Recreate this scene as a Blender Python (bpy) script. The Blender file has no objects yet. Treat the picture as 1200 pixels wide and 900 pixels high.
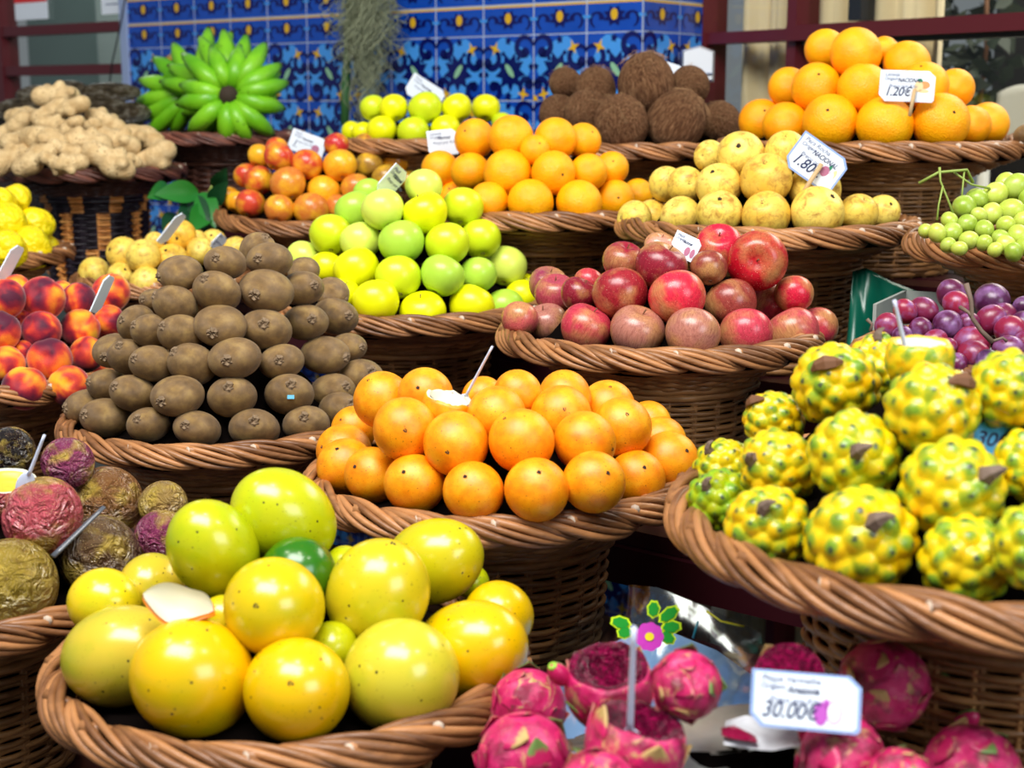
import bpy, math, random
import numpy as np
from mathutils import Vector, Matrix, Quaternion

rnd = random.Random(7)
sc = bpy.context.scene
COL = sc.collection
PI = math.pi
F = 1700.0
EYE = 1.45
PITCH = math.atan(332 / F)
FWD = Vector((0, math.cos(PITCH), -math.sin(PITCH)))
UPV = Vector((0, math.sin(PITCH), math.cos(PITCH)))
RT = Vector((1, 0, 0))
CAM = Vector((0, 0, EYE))


def ray(px, py):
    return FWD + RT * ((px - 600) / F) + UPV * ((450 - py) / F)


def at(px, py, d):
    return CAM + ray(px, py) * d


# ------------------------------------------------------------------ camera
cam = bpy.data.cameras.new('camera')
cam_o = bpy.data.objects.new('camera', cam)
COL.objects.link(cam_o)
cam_o.location = CAM
cam_o.rotation_euler = (PI / 2 - PITCH, 0, 0)
cam.sensor_width = 36
cam.lens = 36 * F / 1200
cam.clip_start = 0.05
cam.dof.use_dof = True
cam.dof.focus_distance = 1.5
cam.dof.aperture_fstop = 7.5
sc.camera = cam_o
sc.view_settings.view_transform = 'Standard'
sc.view_settings.look = 'None'
sc.view_settings.gamma = 1
sc.view_settings.use_curve_mapping = False
sc.view_settings.exposure = 0.12


# ------------------------------------------------------------------ materials
class NT:
    def __init__(s, name):
        s.m = bpy.data.materials.new(name)
        s.m.use_nodes = True
        s.t = s.m.node_tree
        s.t.nodes.clear()
        s.out = s.n('ShaderNodeOutputMaterial')
        s.b = s.n('ShaderNodeBsdfPrincipled')
        s.t.links.new(s.b.outputs[0], s.out.inputs[0])

    def n(s, typ, **kw):
        nd = s.t.nodes.new(typ)
        for k, v in kw.items():
            setattr(nd, k, v)
        return nd

    def link(s, a, b):
        s.t.links.new(a, b)

    def set(s, inp, v):
        if hasattr(v, 'is_linked') or isinstance(v, bpy.types.NodeSocket):
            s.link(v, inp)
        else:
            if inp.type == 'RGBA' and len(v) == 3:
                v = (*v, 1)
            inp.default_value = v

    def coord(s, scale=(1, 1, 1), rand=True, kind='Object'):
        tc = s.n('ShaderNodeTexCoord')
        o = tc.outputs[kind]
        if scale != (1, 1, 1):
            mp = s.n('ShaderNodeMapping')
            mp.inputs['Scale'].default_value = scale
            s.link(o, mp.inputs[0])
            o = mp.outputs[0]
        if rand:
            oi = s.n('ShaderNodeObjectInfo')
            ml = s.math('MULTIPLY', oi.outputs['Random'], 61.0)
            va = s.n('ShaderNodeVectorMath', operation='ADD')
            s.link(o, va.inputs[0])
            s.link(ml, va.inputs[1])
            o = va.outputs[0]
        return o

    def math(s, op, a, b=0.0, clamp=False):
        nd = s.n('ShaderNodeMath', operation=op)
        nd.use_clamp = clamp
        s.set(nd.inputs[0], a)
        s.set(nd.inputs[1], b)
        return nd.outputs[0]

    def noise(s, vec, scale, detail=3, rough=.5, dist=0.0):
        nd = s.n('ShaderNodeTexNoise')
        nd.inputs['Scale'].default_value = scale
        nd.inputs['Detail'].default_value = detail
        nd.inputs['Roughness'].default_value = rough
        nd.inputs['Distortion'].default_value = dist
        s.link(vec, nd.inputs['Vector'])
        return nd.outputs[0]

    def vor(s, vec, scale, feature='F1'):
        nd = s.n('ShaderNodeTexVoronoi', feature=feature)
        nd.inputs['Scale'].default_value = scale
        s.link(vec, nd.inputs['Vector'])
        return nd.outputs['Distance']

    def ramp(s, fac, stops, interp='LINEAR'):
        nd = s.n('ShaderNodeValToRGB')
        cr = nd.color_ramp
        cr.interpolation = interp
        while len(cr.elements) < len(stops):
            cr.elements.new(0.5)
        for e, (p, c) in zip(cr.elements, stops):
            e.position = p
            if not hasattr(c, '__len__'):
                c = (c, c, c)
            e.color = (*c, 1) if len(c) == 3 else c
        s.set(nd.inputs[0], fac)
        return nd.outputs[0]

    def mix(s, fac, a, b, mode='MIX'):
        nd = s.n('ShaderNodeMix', data_type='RGBA', blend_type=mode)
        s.set(nd.inputs[0], fac)
        s.set(nd.inputs[6], a)
        s.set(nd.inputs[7], b)
        return nd.outputs[2]

    def spots(s, vec, scale, size, mscale=3.0, mthr=.5):
        """small round marks, only where a slow noise allows them"""
        v = s.vor(vec, scale)
        f = s.ramp(v, [(size * .6, 1.0), (size, 0.0)])
        m = s.ramp(s.noise(vec, mscale, 2), [(mthr, 0.0), (mthr + .04, 1.0)])
        return s.math('MULTIPLY', f, m)

    def objcol(s):
        return s.n('ShaderNodeObjectInfo').outputs['Color']

    def bump(s, h, strength=.3, dist=.01):
        nd = s.n('ShaderNodeBump')
        nd.inputs['Strength'].default_value = strength
        nd.inputs['Distance'].default_value = dist
        s.link(h, nd.inputs['Height'])
        s.link(nd.outputs[0], s.b.inputs['Normal'])

    def fin(s, col=None, rough=.5, **kw):
        if col is not None:
            s.set(s.b.inputs['Base Color'], col)
        s.set(s.b.inputs['Roughness'], rough)
        for k, v in kw.items():
            s.set(s.b.inputs[k.replace('_', ' ')], v)
        return s.m


def srgb(r, g, b):
    f = lambda c: (c / 255 / 12.92) if c / 255 <= .04045 else ((c / 255 + .055) / 1.055) ** 2.4
    return (f(r), f(g), f(b))


def plain(name, col, rough=.5, **kw):
    t = NT(name)
    v = t.coord(rand=False)
    c = t.mix(t.math('MULTIPLY', t.noise(v, 9.0, 4), .22), col, tuple(x * .55 for x in col))
    return t.fin(c, rough, **kw)


M = {}


def wicker_mat(name, dark, light, patch=None):
    t = NT(name)
    v = t.coord((1, 1, 1), rand=True)
    a = t.noise(v, 9.0, 4, .65)
    c = t.ramp(a, [(.3, dark), (.72, light)])
    fine = t.noise(t.coord((1, 1, 6), rand=True), 60.0, 3)
    c = t.mix(t.ramp(fine, [(.40, 0.0), (.75, .45)]), c, tuple(x * .35 for x in dark))
    isl = t.n('ShaderNodeNewGeometry').outputs['Random Per Island']
    c = t.mix(t.ramp(isl, [(0.0, .55), (.35, 0.0), (.65, 0.0)]), c, dark)
    c = t.mix(t.ramp(isl, [(.7, 0.0), (1.0, .5)]), c, tuple(min(1, x * 1.35) for x in light))
    if patch:
        sep = t.n('ShaderNodeSeparateXYZ')
        t.link(t.coord(rand=False), sep.inputs[0])
        an = t.math('ARCTAN2', sep.outputs[0], sep.outputs[1])
        # dyed canes alternate in blocks round the body
        zz = t.math('FLOOR', t.math('MULTIPLY', sep.outputs[2], 14.0))
        w = t.math('SINE', t.math('ADD', t.math('MULTIPLY', an, 9.0), t.math('MULTIPLY', zz, 2.1)))
        c = t.mix(t.ramp(w, [(.42, 0.0), (.52, 1.0)]), patch, c)
    t.bump(fine, .25, .002)
    return t.fin(c, .42, Specular_IOR_Level=.45)


M['rim'] = wicker_mat('rim_cane', srgb(92, 54, 28), srgb(184, 128, 80))
M['weave'] = wicker_mat('woven_cane', srgb(96, 60, 30), srgb(196, 142, 86))
M['rim_dark'] = wicker_mat('dark_rim_cane', srgb(66, 36, 32), srgb(140, 84, 66))
M['weave_dark'] = wicker_mat('dark_woven_cane', srgb(52, 28, 24), srgb(100, 60, 44))
M['weave_dyed'] = wicker_mat('dyed_woven_cane', srgb(200, 120, 50), srgb(235, 165, 90), srgb(34, 24, 34))
M['cane_end'] = plain('cut_cane_end', srgb(200, 180, 160), .6)
M['inner'] = plain('basket_inside', srgb(26, 13, 6), 1.0, Specular_IOR_Level=.05)  # dark backing, paints the shade seen through gaps in the cane
M['liner'] = plain('dark_lining_paper', srgb(12, 8, 7), 1.0, Specular_IOR_Level=.02)  # near-black colour stands in for the shade between the fruits


# fruit skins -------------------------------------------------------------
def m_granadilla():
    t = NT('granadilla_skin')
    v = t.coord()
    c = t.ramp(t.noise(v, 1.6, 4, .6), [(.3, srgb(232, 126, 4)), (.52, srgb(246, 154, 10)), (.72, srgb(252, 178, 32))])
    c = t.mix(t.spots(v, 17.0, .24, 5.0, .40), c, srgb(200, 104, 16))
    c = t.mix(t.spots(v, 6.0, .14, 3.0, .46), c, srgb(110, 44, 20))
    n = t.noise(v, 2.4, 6, .75, 1.5)
    c = t.mix(t.ramp(n, [(.655, 0.0), (.72, .8)]), c, srgb(130, 60, 26))
    t.bump(t.noise(v, 40.0, 2), .12, .02)
    return t.fin(c, .36, Specular_IOR_Level=.5)


def m_orange():
    t = NT('orange_peel')
    v = t.coord()
    c = t.ramp(t.noise(v, 1.2, 3), [(.3, srgb(252, 154, 0)), (.7, srgb(255, 182, 2))])
    c = t.mix(.85, c, t.mix(1.0, c, t.objcol(), 'MULTIPLY'))
    c = t.mix(t.spots(v, 7.0, .09, 2.0, .58), c, srgb(120, 60, 10))
    p = t.vor(v, 26.0, 'SMOOTH_F1')
    t.bump(p, .22, .03)
    return t.fin(c, .40, Specular_IOR_Level=.4)


def m_apple(name, streak=0.0, gloss=.3):
    """obj.color gives the ground colour; streaks darken toward red when asked"""
    t = NT(name)
    v = t.coord()
    oc = t.objcol()
    c = t.mix(t.ramp(t.noise(v, 1.1, 3), [(.35, 0.0), (.7, .30)]), oc, t.mix(1.0, oc, srgb(235, 250, 170), 'MULTIPLY'))
    c = t.mix(t.spots(v, 13.0, .06, 2.0, .45), c, srgb(120, 110, 40))
    t.b.inputs['Subsurface Weight'].default_value = 0.0
    return t.fin(c, gloss, Specular_IOR_Level=.45)


def m_redapple(name, ground, dark):
    t = NT(name)
    oc = t.objcol()
    v = t.coord()
    st = t.noise(t.coord((7, 7, .7)), 2.2, 5, .7)
    bl = t.noise(v, .85, 3)
    c = t.mix(t.ramp(bl, [(.36, .85), (.56, 0.0)]), oc, ground)
    c = t.mix(t.ramp(st, [(.44, 0.0), (.72, .6)]), c, t.mix(1.0, oc, dark, 'MULTIPLY'))
    c = t.mix(t.spots(v, 16.0, .13, 2.0, .36), c, srgb(232, 190, 160))
    return t.fin(c, .27, Specular_IOR_Level=.5)


def m_peach():
    t = NT('peach_skin')
    v = t.coord()
    sep = t.n('ShaderNodeSeparateXYZ')
    t.link(t.coord(rand=False), sep.inputs[0])
    n = t.noise(v, .75, 2, .5, .3)
    n = t.math('ADD', n, t.math('MULTIPLY', t.math('SUBTRACT', t.noise(t.coord((5, 5, 1)), 5.0, 4), .5), .10))
    c = t.ramp(n, [(.30, srgb(246, 178, 36)), (.40, srgb(238, 128, 38)), (.47, srgb(206, 62, 42)), (.55, srgb(146, 26, 44)), (.64, srgb(82, 20, 46))])
    return t.fin(c, .62, Sheen_Weight=.35, Sheen_Roughness=.4, Specular_IOR_Level=.25)


def m_kiwi():
    t = NT('kiwi_skin')
    v = t.coord()
    c = t.ramp(t.noise(v, 1.5, 5, .6), [(.28, srgb(92, 68, 38)), (.5, srgb(130, 100, 58)), (.74, srgb(170, 138, 78))])
    c = t.mix(.6, c, t.mix(1.0, c, t.objcol(), 'MULTIPLY'))
    fz = t.noise(t.coord((22, 22, 5)), 5.0, 4, .75)
    c = t.mix(t.ramp(fz, [(.44, 0.0), (.75, .55)]), c, srgb(66, 46, 26))
    t.bump(fz, .35, .03)
    return t.fin(c, .44, Sheen_Weight=.1, Specular_IOR_Level=.45)


def m_pear():
    t = NT('pear_skin')
    v = t.coord()
    c = t.ramp(t.noise(v, 1.3, 3), [(.3, srgb(236, 200, 76)), (.7, srgb(244, 218, 108))])
    c = t.mix(.9, c, t.mix(1.0, c, t.objcol(), 'MULTIPLY'))
    r = t.noise(v, 2.2, 7, .78, .6)
    c = t.mix(t.ramp(r, [(.47, 0.0), (.66, .85)]), c, srgb(160, 100, 38))
    c = t.mix(t.spots(v, 17.0, .16, 3.0, .38), c, srgb(150, 110, 50))
    return t.fin(c, .42, Specular_IOR_Level=.35)


def m_maracuja():
    t = NT('yellow_passion_fruit_skin')
    v = t.coord()
    oc = t.objcol()
    c = t.mix(t.ramp(t.noise(v, .9, 3), [(.5, 0.0), (.75, .45)]), oc, t.mix(1.0, oc, srgb(170, 235, 120), 'MULTIPLY'))
    c = t.mix(t.spots(v, 11.0, .13, 2.0, .38), c, srgb(120, 100, 14))
    c = t.mix(t.spots(v, 4.5, .15, 1.7, .49), c, srgb(30, 30, 28))
    n = t.noise(v, 4.2, 6, .8)
    c = t.mix(t.ramp(n, [(.65, 0.0), (.70, .75)]), c, srgb(96, 84, 24))
    return t.fin(c, .24, Specular_IOR_Level=.6, Coat_Weight=.15, Coat_Roughness=.12)


def m_purple():
    t = NT('wrinkled_passion_fruit_skin')
    v = t.coord()
    oc = t.objcol()
    n = t.noise(v, 1.1, 3, .5, .3)
    c = t.mix(t.ramp(n, [(.50, 0.0), (.64, .85)]), oc, srgb(176, 150, 62))
    c = t.mix(t.ramp(t.noise(v, 3.0, 4, .6), [(.52, 0.0), (.70, .5)]), c, srgb(84, 46, 36))
    c = t.mix(t.spots(v, 22.0, .2, 3.0, .42), c, srgb(214, 190, 130))
    w = t.noise(v, 2.4, 4, .55, 1.2)
    t.bump(w, .55, .12)
    return t.fin(c, .25, Specular_IOR_Level=.6)


def m_pitaya():
    t = NT('yellow_pitaya_skin')
    v = t.coord()
    at_ = t.n('ShaderNodeAttribute', attribute_name='tip')
    n = t.noise(v, 2.2, 4)
    base = t.ramp(n, [(.25, srgb(226, 168, 0)), (.48, srgb(230, 196, 10)), (.62, srgb(190, 190, 26)), (.76, srgb(112, 160, 44))])
    base = t.mix(1.0, base, t.objcol(), 'MULTIPLY')
    # the tips of the tubercles are green with a grey thorn scar
    tip = t.math('ADD', at_.outputs['Fac'], t.math('MULTIPLY', t.math('SUBTRACT', t.noise(v, 2.2, 3), .5), 1.9))
    c = t.mix(t.ramp(tip, [(.38, 0.0), (.85, .85)]), base, srgb(104, 146, 40))
    c = t.mix(t.ramp(t.math('ADD', at_.outputs['Fac'], t.math('MULTIPLY', t.math('SUBTRACT', t.noise(v, 7.0, 2), .5), .5)), [(.80, 0.0), (.90, .9)]), c, srgb(62, 70, 56))
    return t.fin(c, .30, Specular_IOR_Level=.5)


def m_redpitaya():
    t = NT('red_pitaya_skin')
    v = t.coord()
    c = t.ramp(t.noise(v, 1.6, 4, .6), [(.3, srgb(160, 14, 66)), (.5, srgb(206, 34, 104)), (.72, srgb(226, 78, 130))])
    r = t.noise(v, 2.6, 6, .7, .8)
    c = t.mix(t.ramp(r, [(.55, 0.0), (.64, .85)]), c, srgb(204, 172, 108))
    c = t.mix(t.ramp(t.noise(v, 1.8, 4), [(.52, 0.0), (.64, .8)]), c, srgb(110, 20, 44))
    t.bump(r, .3, .05)
    return t.fin(c, .34, Specular_IOR_Level=.5)


def m_coconut():
    t = NT('coconut_husk')
    st = t.noise(t.coord((7, 7, 1.2)), 2.2, 7, .75, .6)
    c = t.ramp(st, [(.32, srgb(74, 44, 28)), (.5, srgb(138, 94, 62)), (.66, srgb(204, 156, 112))])
    t.bump(st, .8, .06)
    return t.fin(c, .75, Specular_IOR_Level=.2)


def m_ginger():
    t = NT('ginger_skin')
    v = t.coord()
    c = t.ramp(t.noise(v, 2.0, 5, .6), [(.3, srgb(190, 154, 100)), (.7, srgb(232, 204, 152))])
    c = t.mix(t.spots(v, 6.0, .25, 2.0, .5), c, srgb(140, 100, 56))
    t.bump(t.noise(t.coord((1, 1, 5)), 5.0, 4), .4, .03)
    return t.fin(c, .5, Specular_IOR_Level=.35)


def m_banana():
    t = NT('green_banana_peel')
    v = t.coord(rand=True)
    c = t.ramp(t.noise(v, 14.0, 3), [(.3, srgb(88, 164, 14)), (.7, srgb(134, 200, 34))])
    c = t.mix(t.spots(v, 60.0, .15, 12.0, .5), c, srgb(70, 110, 20))
    return t.fin(c, .36, Specular_IOR_Level=.45)


def m_quince():
    t = NT('quince_skin')
    v = t.coord()
    c = t.ramp(t.noise(v, 1.3, 3), [(.3, srgb(250, 214, 0)), (.72, srgb(226, 216, 20))])
    t.bump(t.noise(v, 2.0, 2), .25, .1)
    return t.fin(c, .4, Specular_IOR_Level=.4)


def m_grape(name, a, b, bloom, w):
    t = NT(name)
    v = t.coord()
    oi = t.n('ShaderNodeObjectInfo').outputs['Random']
    c = t.ramp(oi, [(0.0, a), (1.0, b)])
    c = t.mix(t.ramp(t.noise(v, 1.2, 4), [(.45, 0.0), (.7, w)]), c, bloom)
    return t.fin(c, .3, Specular_IOR_Level=.5, Subsurface_Weight=.25, Subsurface_Radius=(.5, .4, .2), Subsurface_Scale=.01)


M['granadilla'] = m_granadilla()
M['orange'] = m_orange()
M['apple'] = m_apple('green_apple_skin')
M['redapple'] = m_redapple('red_apple_skin', srgb(190, 140, 84), srgb(140, 60, 70))
M['streak'] = m_redapple('streaked_apple_skin', srgb(248, 196, 40), srgb(235, 120, 80))
M['peach'] = m_peach()
M['kiwi'] = m_kiwi()
M['pear'] = m_pear()
M['maracuja'] = m_maracuja()
M['purple'] = m_purple()
M['pitaya'] = m_pitaya()
M['redpitaya'] = m_redpitaya()
M['coconut'] = m_coconut()
M['ginger'] = m_ginger()
M['banana'] = m_banana()
M['quince'] = m_quince()
M['ggrape'] = m_grape('green_grape_skin', srgb(138, 166, 44), srgb(196, 208, 84), srgb(200, 214, 120), .4)
M['rgrape'] = m_grape('red_grape_skin', srgb(60, 26, 66), srgb(146, 32, 62), srgb(146, 104, 156), .85)
M['scar'] = plain('dark_scar', srgb(58, 38, 28), .8)
M['calyx'] = plain('dry_calyx', srgb(128, 106, 80), .8)
M['calyx_dark'] = plain('dark_dry_calyx', srgb(52, 38, 26), .85)
M['stemwood'] = plain('brown_stem', srgb(110, 70, 40), .7)
M['stemgreen'] = plain('green_stem', srgb(140, 160, 70), .6)
M['stemgrey'] = plain('grey_brown_stem', srgb(112, 92, 78), .7)
M['bract'] = plain('bract_edge', srgb(176, 60, 92), .5)
M['bract_tan'] = plain('dry_bract', srgb(186, 150, 92), .6)
M['bract_green'] = plain('green_bract', srgb(96, 128, 62), .5)
M['pulp_white'] = plain('white_pith', srgb(216, 214, 190), .5)
M['pulp_yellow'] = plain('yellow_pulp', srgb(226, 186, 60), .3)
M['pulp_red'] = None
t = NT('magenta_flesh')
v = t.coord(rand=False)
c = t.ramp(t.noise(v, 5.0, 5, .7), [(.3, srgb(40, 2, 20)), (.5, srgb(104, 4, 46)), (.7, srgb(170, 16, 84))])
c = t.mix(t.spots(v, 16.0, .28, 3.0, .3), c, srgb(24, 2, 14))
t.bump(t.noise(v, 7.0, 5), .6, .08)
M['pulp_red'] = t.fin(c, .15, Specular_IOR_Level=.6)
M['fibre'] = plain('husk_fibre', srgb(170, 130, 90), .8)
M['paper'] = plain('white_card', srgb(232, 240, 250), .5)
M['card_edge'] = plain('blue_card_edge', srgb(150, 176, 226), .5)
M['ink'] = plain('navy_ink', srgb(14, 34, 84), .6)
M['print'] = plain('grey_print', srgb(92, 104, 140), .6)
M['wood_stick'] = plain('wooden_stick', srgb(196, 164, 118), .6)
M['plastic'] = plain('pale_plastic', srgb(206, 214, 236), .3)
M['plastic_dark'] = plain('smoky_plastic', srgb(84, 88, 96), .3)
M['maroon'] = plain('maroon_paint', srgb(52, 14, 22), .35)
M['maroon_bright'] = plain('window_maroon_paint', srgb(88, 26, 34), .35)
M['leaf'] = plain('leaf_green', srgb(30, 112, 32), .4)
M['leaf_dark'] = plain('dark_leaf_green', srgb(12, 62, 30), .45)


# ------------------------------------------------------------------ meshes
def mesh(name, verts, faces, mats=(), idx=None, smooth=True):
    me = bpy.data.meshes.new(name)
    verts = np.asarray(verts, dtype=np.float64)
    me.from_pydata(verts.tolist(), [], [tuple(f) for f in faces])
    for m in mats:
        me.materials.append(m)
    if idx is not None:
        me.polygons.foreach_set('material_index', np.asarray(idx, dtype=np.int32))
    if smooth:
        me.polygons.foreach_set('use_smooth', np.ones(len(me.polygons), dtype=bool))
    me.update()
    return me


class MB:
    """collects geometry for one mesh"""

    def __init__(s):
        s.v = []
        s.f = []
        s.i = []
        s.n = 0

    def add(s, verts, faces, mi=0):
        v = np.asarray(verts, dtype=np.float64).reshape(-1, 3)
        s.v.append(v)
        for f in faces:
            s.f.append(tuple(int(a) + s.n for a in f))
            s.i.append(mi)
        s.n += len(v)

    def tube(s, pts, rad, sides=6, closed=False, mi=0, caps=True, capmi=None, flat=None):
        pts = np.asarray(pts, dtype=np.float64)
        n = len(pts)
        rad = np.broadcast_to(np.asarray(rad, dtype=np.float64), (n,))
        if closed:
            tan = np.roll(pts, -1, 0) - np.roll(pts, 1, 0)
        else:
            tan = np.gradient(pts, axis=0)
        tan /= np.linalg.norm(tan, axis=1)[:, None] + 1e-12
        up = np.array([0, 0, 1.0])
        if abs(tan[0][2]) > .9:
            up = np.array([1.0, 0, 0])
        nrm = np.zeros_like(pts)
        cur = up - tan[0] * np.dot(up, tan[0])
        for k in range(n):
            cur = cur - tan[k] * np.dot(cur, tan[k])
            cur = cur / (np.linalg.norm(cur) + 1e-12)
            nrm[k] = cur
        bi = np.cross(tan, nrm)
        a = np.arange(sides) / sides * 2 * PI
        fl = 1.0 if flat is None else flat
        ring = (pts[:, None, :] + rad[:, None, None] * (np.cos(a)[None, :, None] * nrm[:, None, :] * fl + np.sin(a)[None, :, None] * bi[:, None, :]))
        fs = []
        m = n if closed else n - 1
        for k in range(m):
            k2 = (k + 1) % n
            for j in range(sides):
                j2 = (j + 1) % sides
                fs.append((k * sides + j, k * sides + j2, k2 * sides + j2, k2 * sides + j))
        s.add(ring.reshape(-1, 3), fs, mi)
        if caps and not closed:
            base = s.n - n * sides
            s.f.append(tuple(base + j for j in range(sides))[::-1])
            s.i.append(mi if capmi is None else capmi)
            s.f.append(tuple(base + (n - 1) * sides + j for j in range(sides)))
            s.i.append(mi)

    def lathe(s, prof, seg=48, mi=0, full=True):
        prof = np.asarray(prof, dtype=np.float64)
        a = np.arange(seg) / seg * 2 * PI
        v = np.stack([prof[:, None, 0] * np.cos(a), prof[:, None, 0] * np.sin(a), np.repeat(prof[:, 1][:, None], seg, 1)], -1)
        fs = []
        for k in range(len(prof) - 1):
            for j in range(seg):
                j2 = (j + 1) % seg
                fs.append((k * seg + j, k * seg + j2, (k + 1) * seg + j2, (k + 1) * seg + j))
        s.add(v.reshape(-1, 3), fs, mi)

    def box(s, lo, hi, mi=0, mat=None, bev=0.0):
        x0, y0, z0 = lo
        x1, y1, z1 = hi
        v = np.array([(x0, y0, z0), (x1, y0, z0), (x1, y1, z0), (x0, y1, z0), (x0, y0, z1), (x1, y0, z1), (x1, y1, z1), (x0, y1, z1)])
        if mat is not None:
            v = np.array([tuple(mat @ Vector(p)) for p in v])
        s.add(v, [(0, 3, 2, 1), (4, 5, 6, 7), (0, 1, 5, 4), (1, 2, 6, 5), (2, 3, 7, 6), (3, 0, 4, 7)], mi)

    def poly(s, pts, mi=0):
        s.add(pts, [tuple(range(len(pts)))], mi)

    def mesh(s, name, mats=(), smooth=True):
        return mesh(name, np.concatenate(s.v), s.f, mats, s.i, smooth)


def obj(name, data, parent=None, loc=None, rot=None, scale=None, color=None, label=None, cat=None, group=None, kind=None):
    o = bpy.data.objects.new(name, data)
    COL.objects.link(o)
    if parent is not None:
        o.parent = parent
    if rot is not None:
        m = rot.to_4x4() if isinstance(rot, (Matrix, Quaternion)) and not (isinstance(rot, Matrix) and len(rot) == 4) else rot
        if isinstance(rot, tuple):
            o.rotation_euler = rot
        else:
            o.rotation_euler = m.to_euler()
    if loc is not None:
        o.location = loc
    if scale is not None:
        o.scale = (scale, scale, scale) if not hasattr(scale, '__len__') else scale
    if color is not None:
        o.color = (*color, 1)
    for k, val in (('label', label), ('category', cat), ('group', group), ('kind', kind)):
        if val:
            o[k] = val
    return o


def sphere_grid(nu, nv, fn):
    """fn(theta, phi arrays) -> xyz; theta from +z"""
    th = np.linspace(0, PI, nv + 1)[1:-1]
    ph = np.arange(nu) / nu * 2 * PI
    T, P = np.meshgrid(th, ph, indexing='ij')
    T = np.concatenate([[0.0], T.ravel(), [PI]])
    P = np.concatenate([[0.0], P.ravel(), [0.0]])
    v = fn(T, P)
    fs = []
    r = nv - 1
    for j in range(nu):
        j2 = (j + 1) % nu
        fs.append((0, 1 + j, 1 + j2))
        for k in range(r - 1):
            a = 1 + k * nu
            b = a + nu
            fs.append((a + j, b + j, b + j2, a + j2))
        a = 1 + (r - 1) * nu
        fs.append((a + j, len(T) - 1, a + j2))
    return v, fs, T, P


def wob(T, P, seed, amp):
    r = random.Random(seed)
    x, y, z = np.sin(T) * np.cos(P), np.sin(T) * np.sin(P), np.cos(T)
    s = np.zeros_like(T)
    for _ in range(6):
        a = [r.uniform(-1, 1) for _ in range(3)]
        fq = r.uniform(1.2, 3.2)
        s += np.sin(fq * (a[0] * x + a[1] * y + a[2] * z) + r.uniform(0, 6)) / 6
    return 1 + amp * s


def body(name, mat, radii=(1, 1, 1), amp=.04, seed=1, top=(0, .3), bot=(0, .3), taper=0.0, lobes=0.0, nu=36, nv=22, ovate=0.0, groove=0.0):
    def fn(T, P):
        r = wob(T, P, seed, amp)
        rho = np.sin(T) * r * (1 + taper * np.cos(T)) * (1 + lobes * np.cos(5 * P) * np.clip(-np.cos(T), 0, 1))
        if groove:
            rho = rho * (1 - groove * np.exp(-(np.minimum(P, 2 * PI - P) / .22) ** 2))
        z = np.cos(T) * r
        z = np.where(T < PI / 2, z * (1 + ovate), z)
        z = z - top[0] * np.exp(-(T / top[1]) ** 2) + bot[0] * np.exp(-((PI - T) / bot[1]) ** 2)
        return np.stack([rho * np.cos(P) * radii[0], rho * np.sin(P) * radii[1], z * radii[2]], -1)
    v, f, T, P = sphere_grid(nu, nv, fn)
    return mesh(name, v, f, [mat])


def pebble(name, mat, rr, z, seed=3, h=.06, star=0, nu=14):
    """a small button / crumpled calyx sitting at height z on the axis of a unit fruit"""
    r = random.Random(seed)
    mb = MB()
    prof = [(0.001, z + h * .35), (rr * .45, z + h * .9), (rr * .8, z + h), (rr, z + h * .3), (rr * .9, z - h)]
    seg = nu
    a = np.arange(seg) / seg * 2 * PI
    rows = []
    for k, (q, zz) in enumerate(prof):
        jit = np.array([1 + (r.uniform(-.28, .28) if k else 0) * (1 if star else .3) for _ in range(seg)])
        zj = np.array([r.uniform(-1, 1) * h * (.55 if star else .12) if 0 < k < 4 else 0 for _ in range(seg)])
        rows.append(np.stack([q * jit * np.cos(a), q * jit * np.sin(a), zz + zj], -1))
    v = np.concatenate(rows)
    fs = []
    for k in range(len(prof) - 1):
        for j in range(seg):
            j2 = (j + 1) % seg
            fs.append((k * seg + j, (k + 1) * seg + j, (k + 1) * seg + j2, k * seg + j2))
    mb.add(v, fs)
    return mb.mesh(name, [mat], smooth=not star)


def rod(name, mat, pts, rad, sides=7):
    mb = MB()
    mb.tube(pts, rad, sides)
    return mb.mesh(name, [mat])


KIND = {}
KIND['granadilla'] = dict(name='granadilla', cat='granadilla', bodies=[body('granadilla', M['granadilla'], (1, 1, 1.0), .05, s) for s in (1, 2, 3)],
                          parts=[('blossom_scar', pebble('blossom_scar', M['scar'], .065, .985, 4, .03, 1))])
KIND['orange'] = dict(name='orange', cat='orange', bodies=[body('orange', M['orange'], (1, 1, .96), .03, s, top=(.05, .2)) for s in (4, 5)],
                      parts=[('stem_button', pebble('stem_button', M['calyx_dark'], .055, .90, 5, .025, 1))])
apple_b = [body('apple', M['apple'], (1, 1, .93), .06, s, top=(.26, .34), bot=(.15, .3), taper=.07, lobes=.02) for s in (6, 7, 8)]
apple_stem = rod('stem', M['stemwood'], [(0, 0, .60), (.01, .0, .70), (.04, .02, .80), (.06, .02, .88)], [.030, .024, .026, .036])
apple_cal = pebble('calyx', M['calyx'], .10, -.80, 6, .05, 1)
KIND['apple'] = dict(name='apple', cat='apple', bodies=apple_b, parts=[('stem', apple_stem), ('calyx', apple_cal)])


def restyle(meshes, mat, nm):
    out = []
    for m in meshes:
        c = m.copy()
        c.name = nm
        c.materials.clear()
        c.materials.append(mat)
        out.append(c)
    return out


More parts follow.
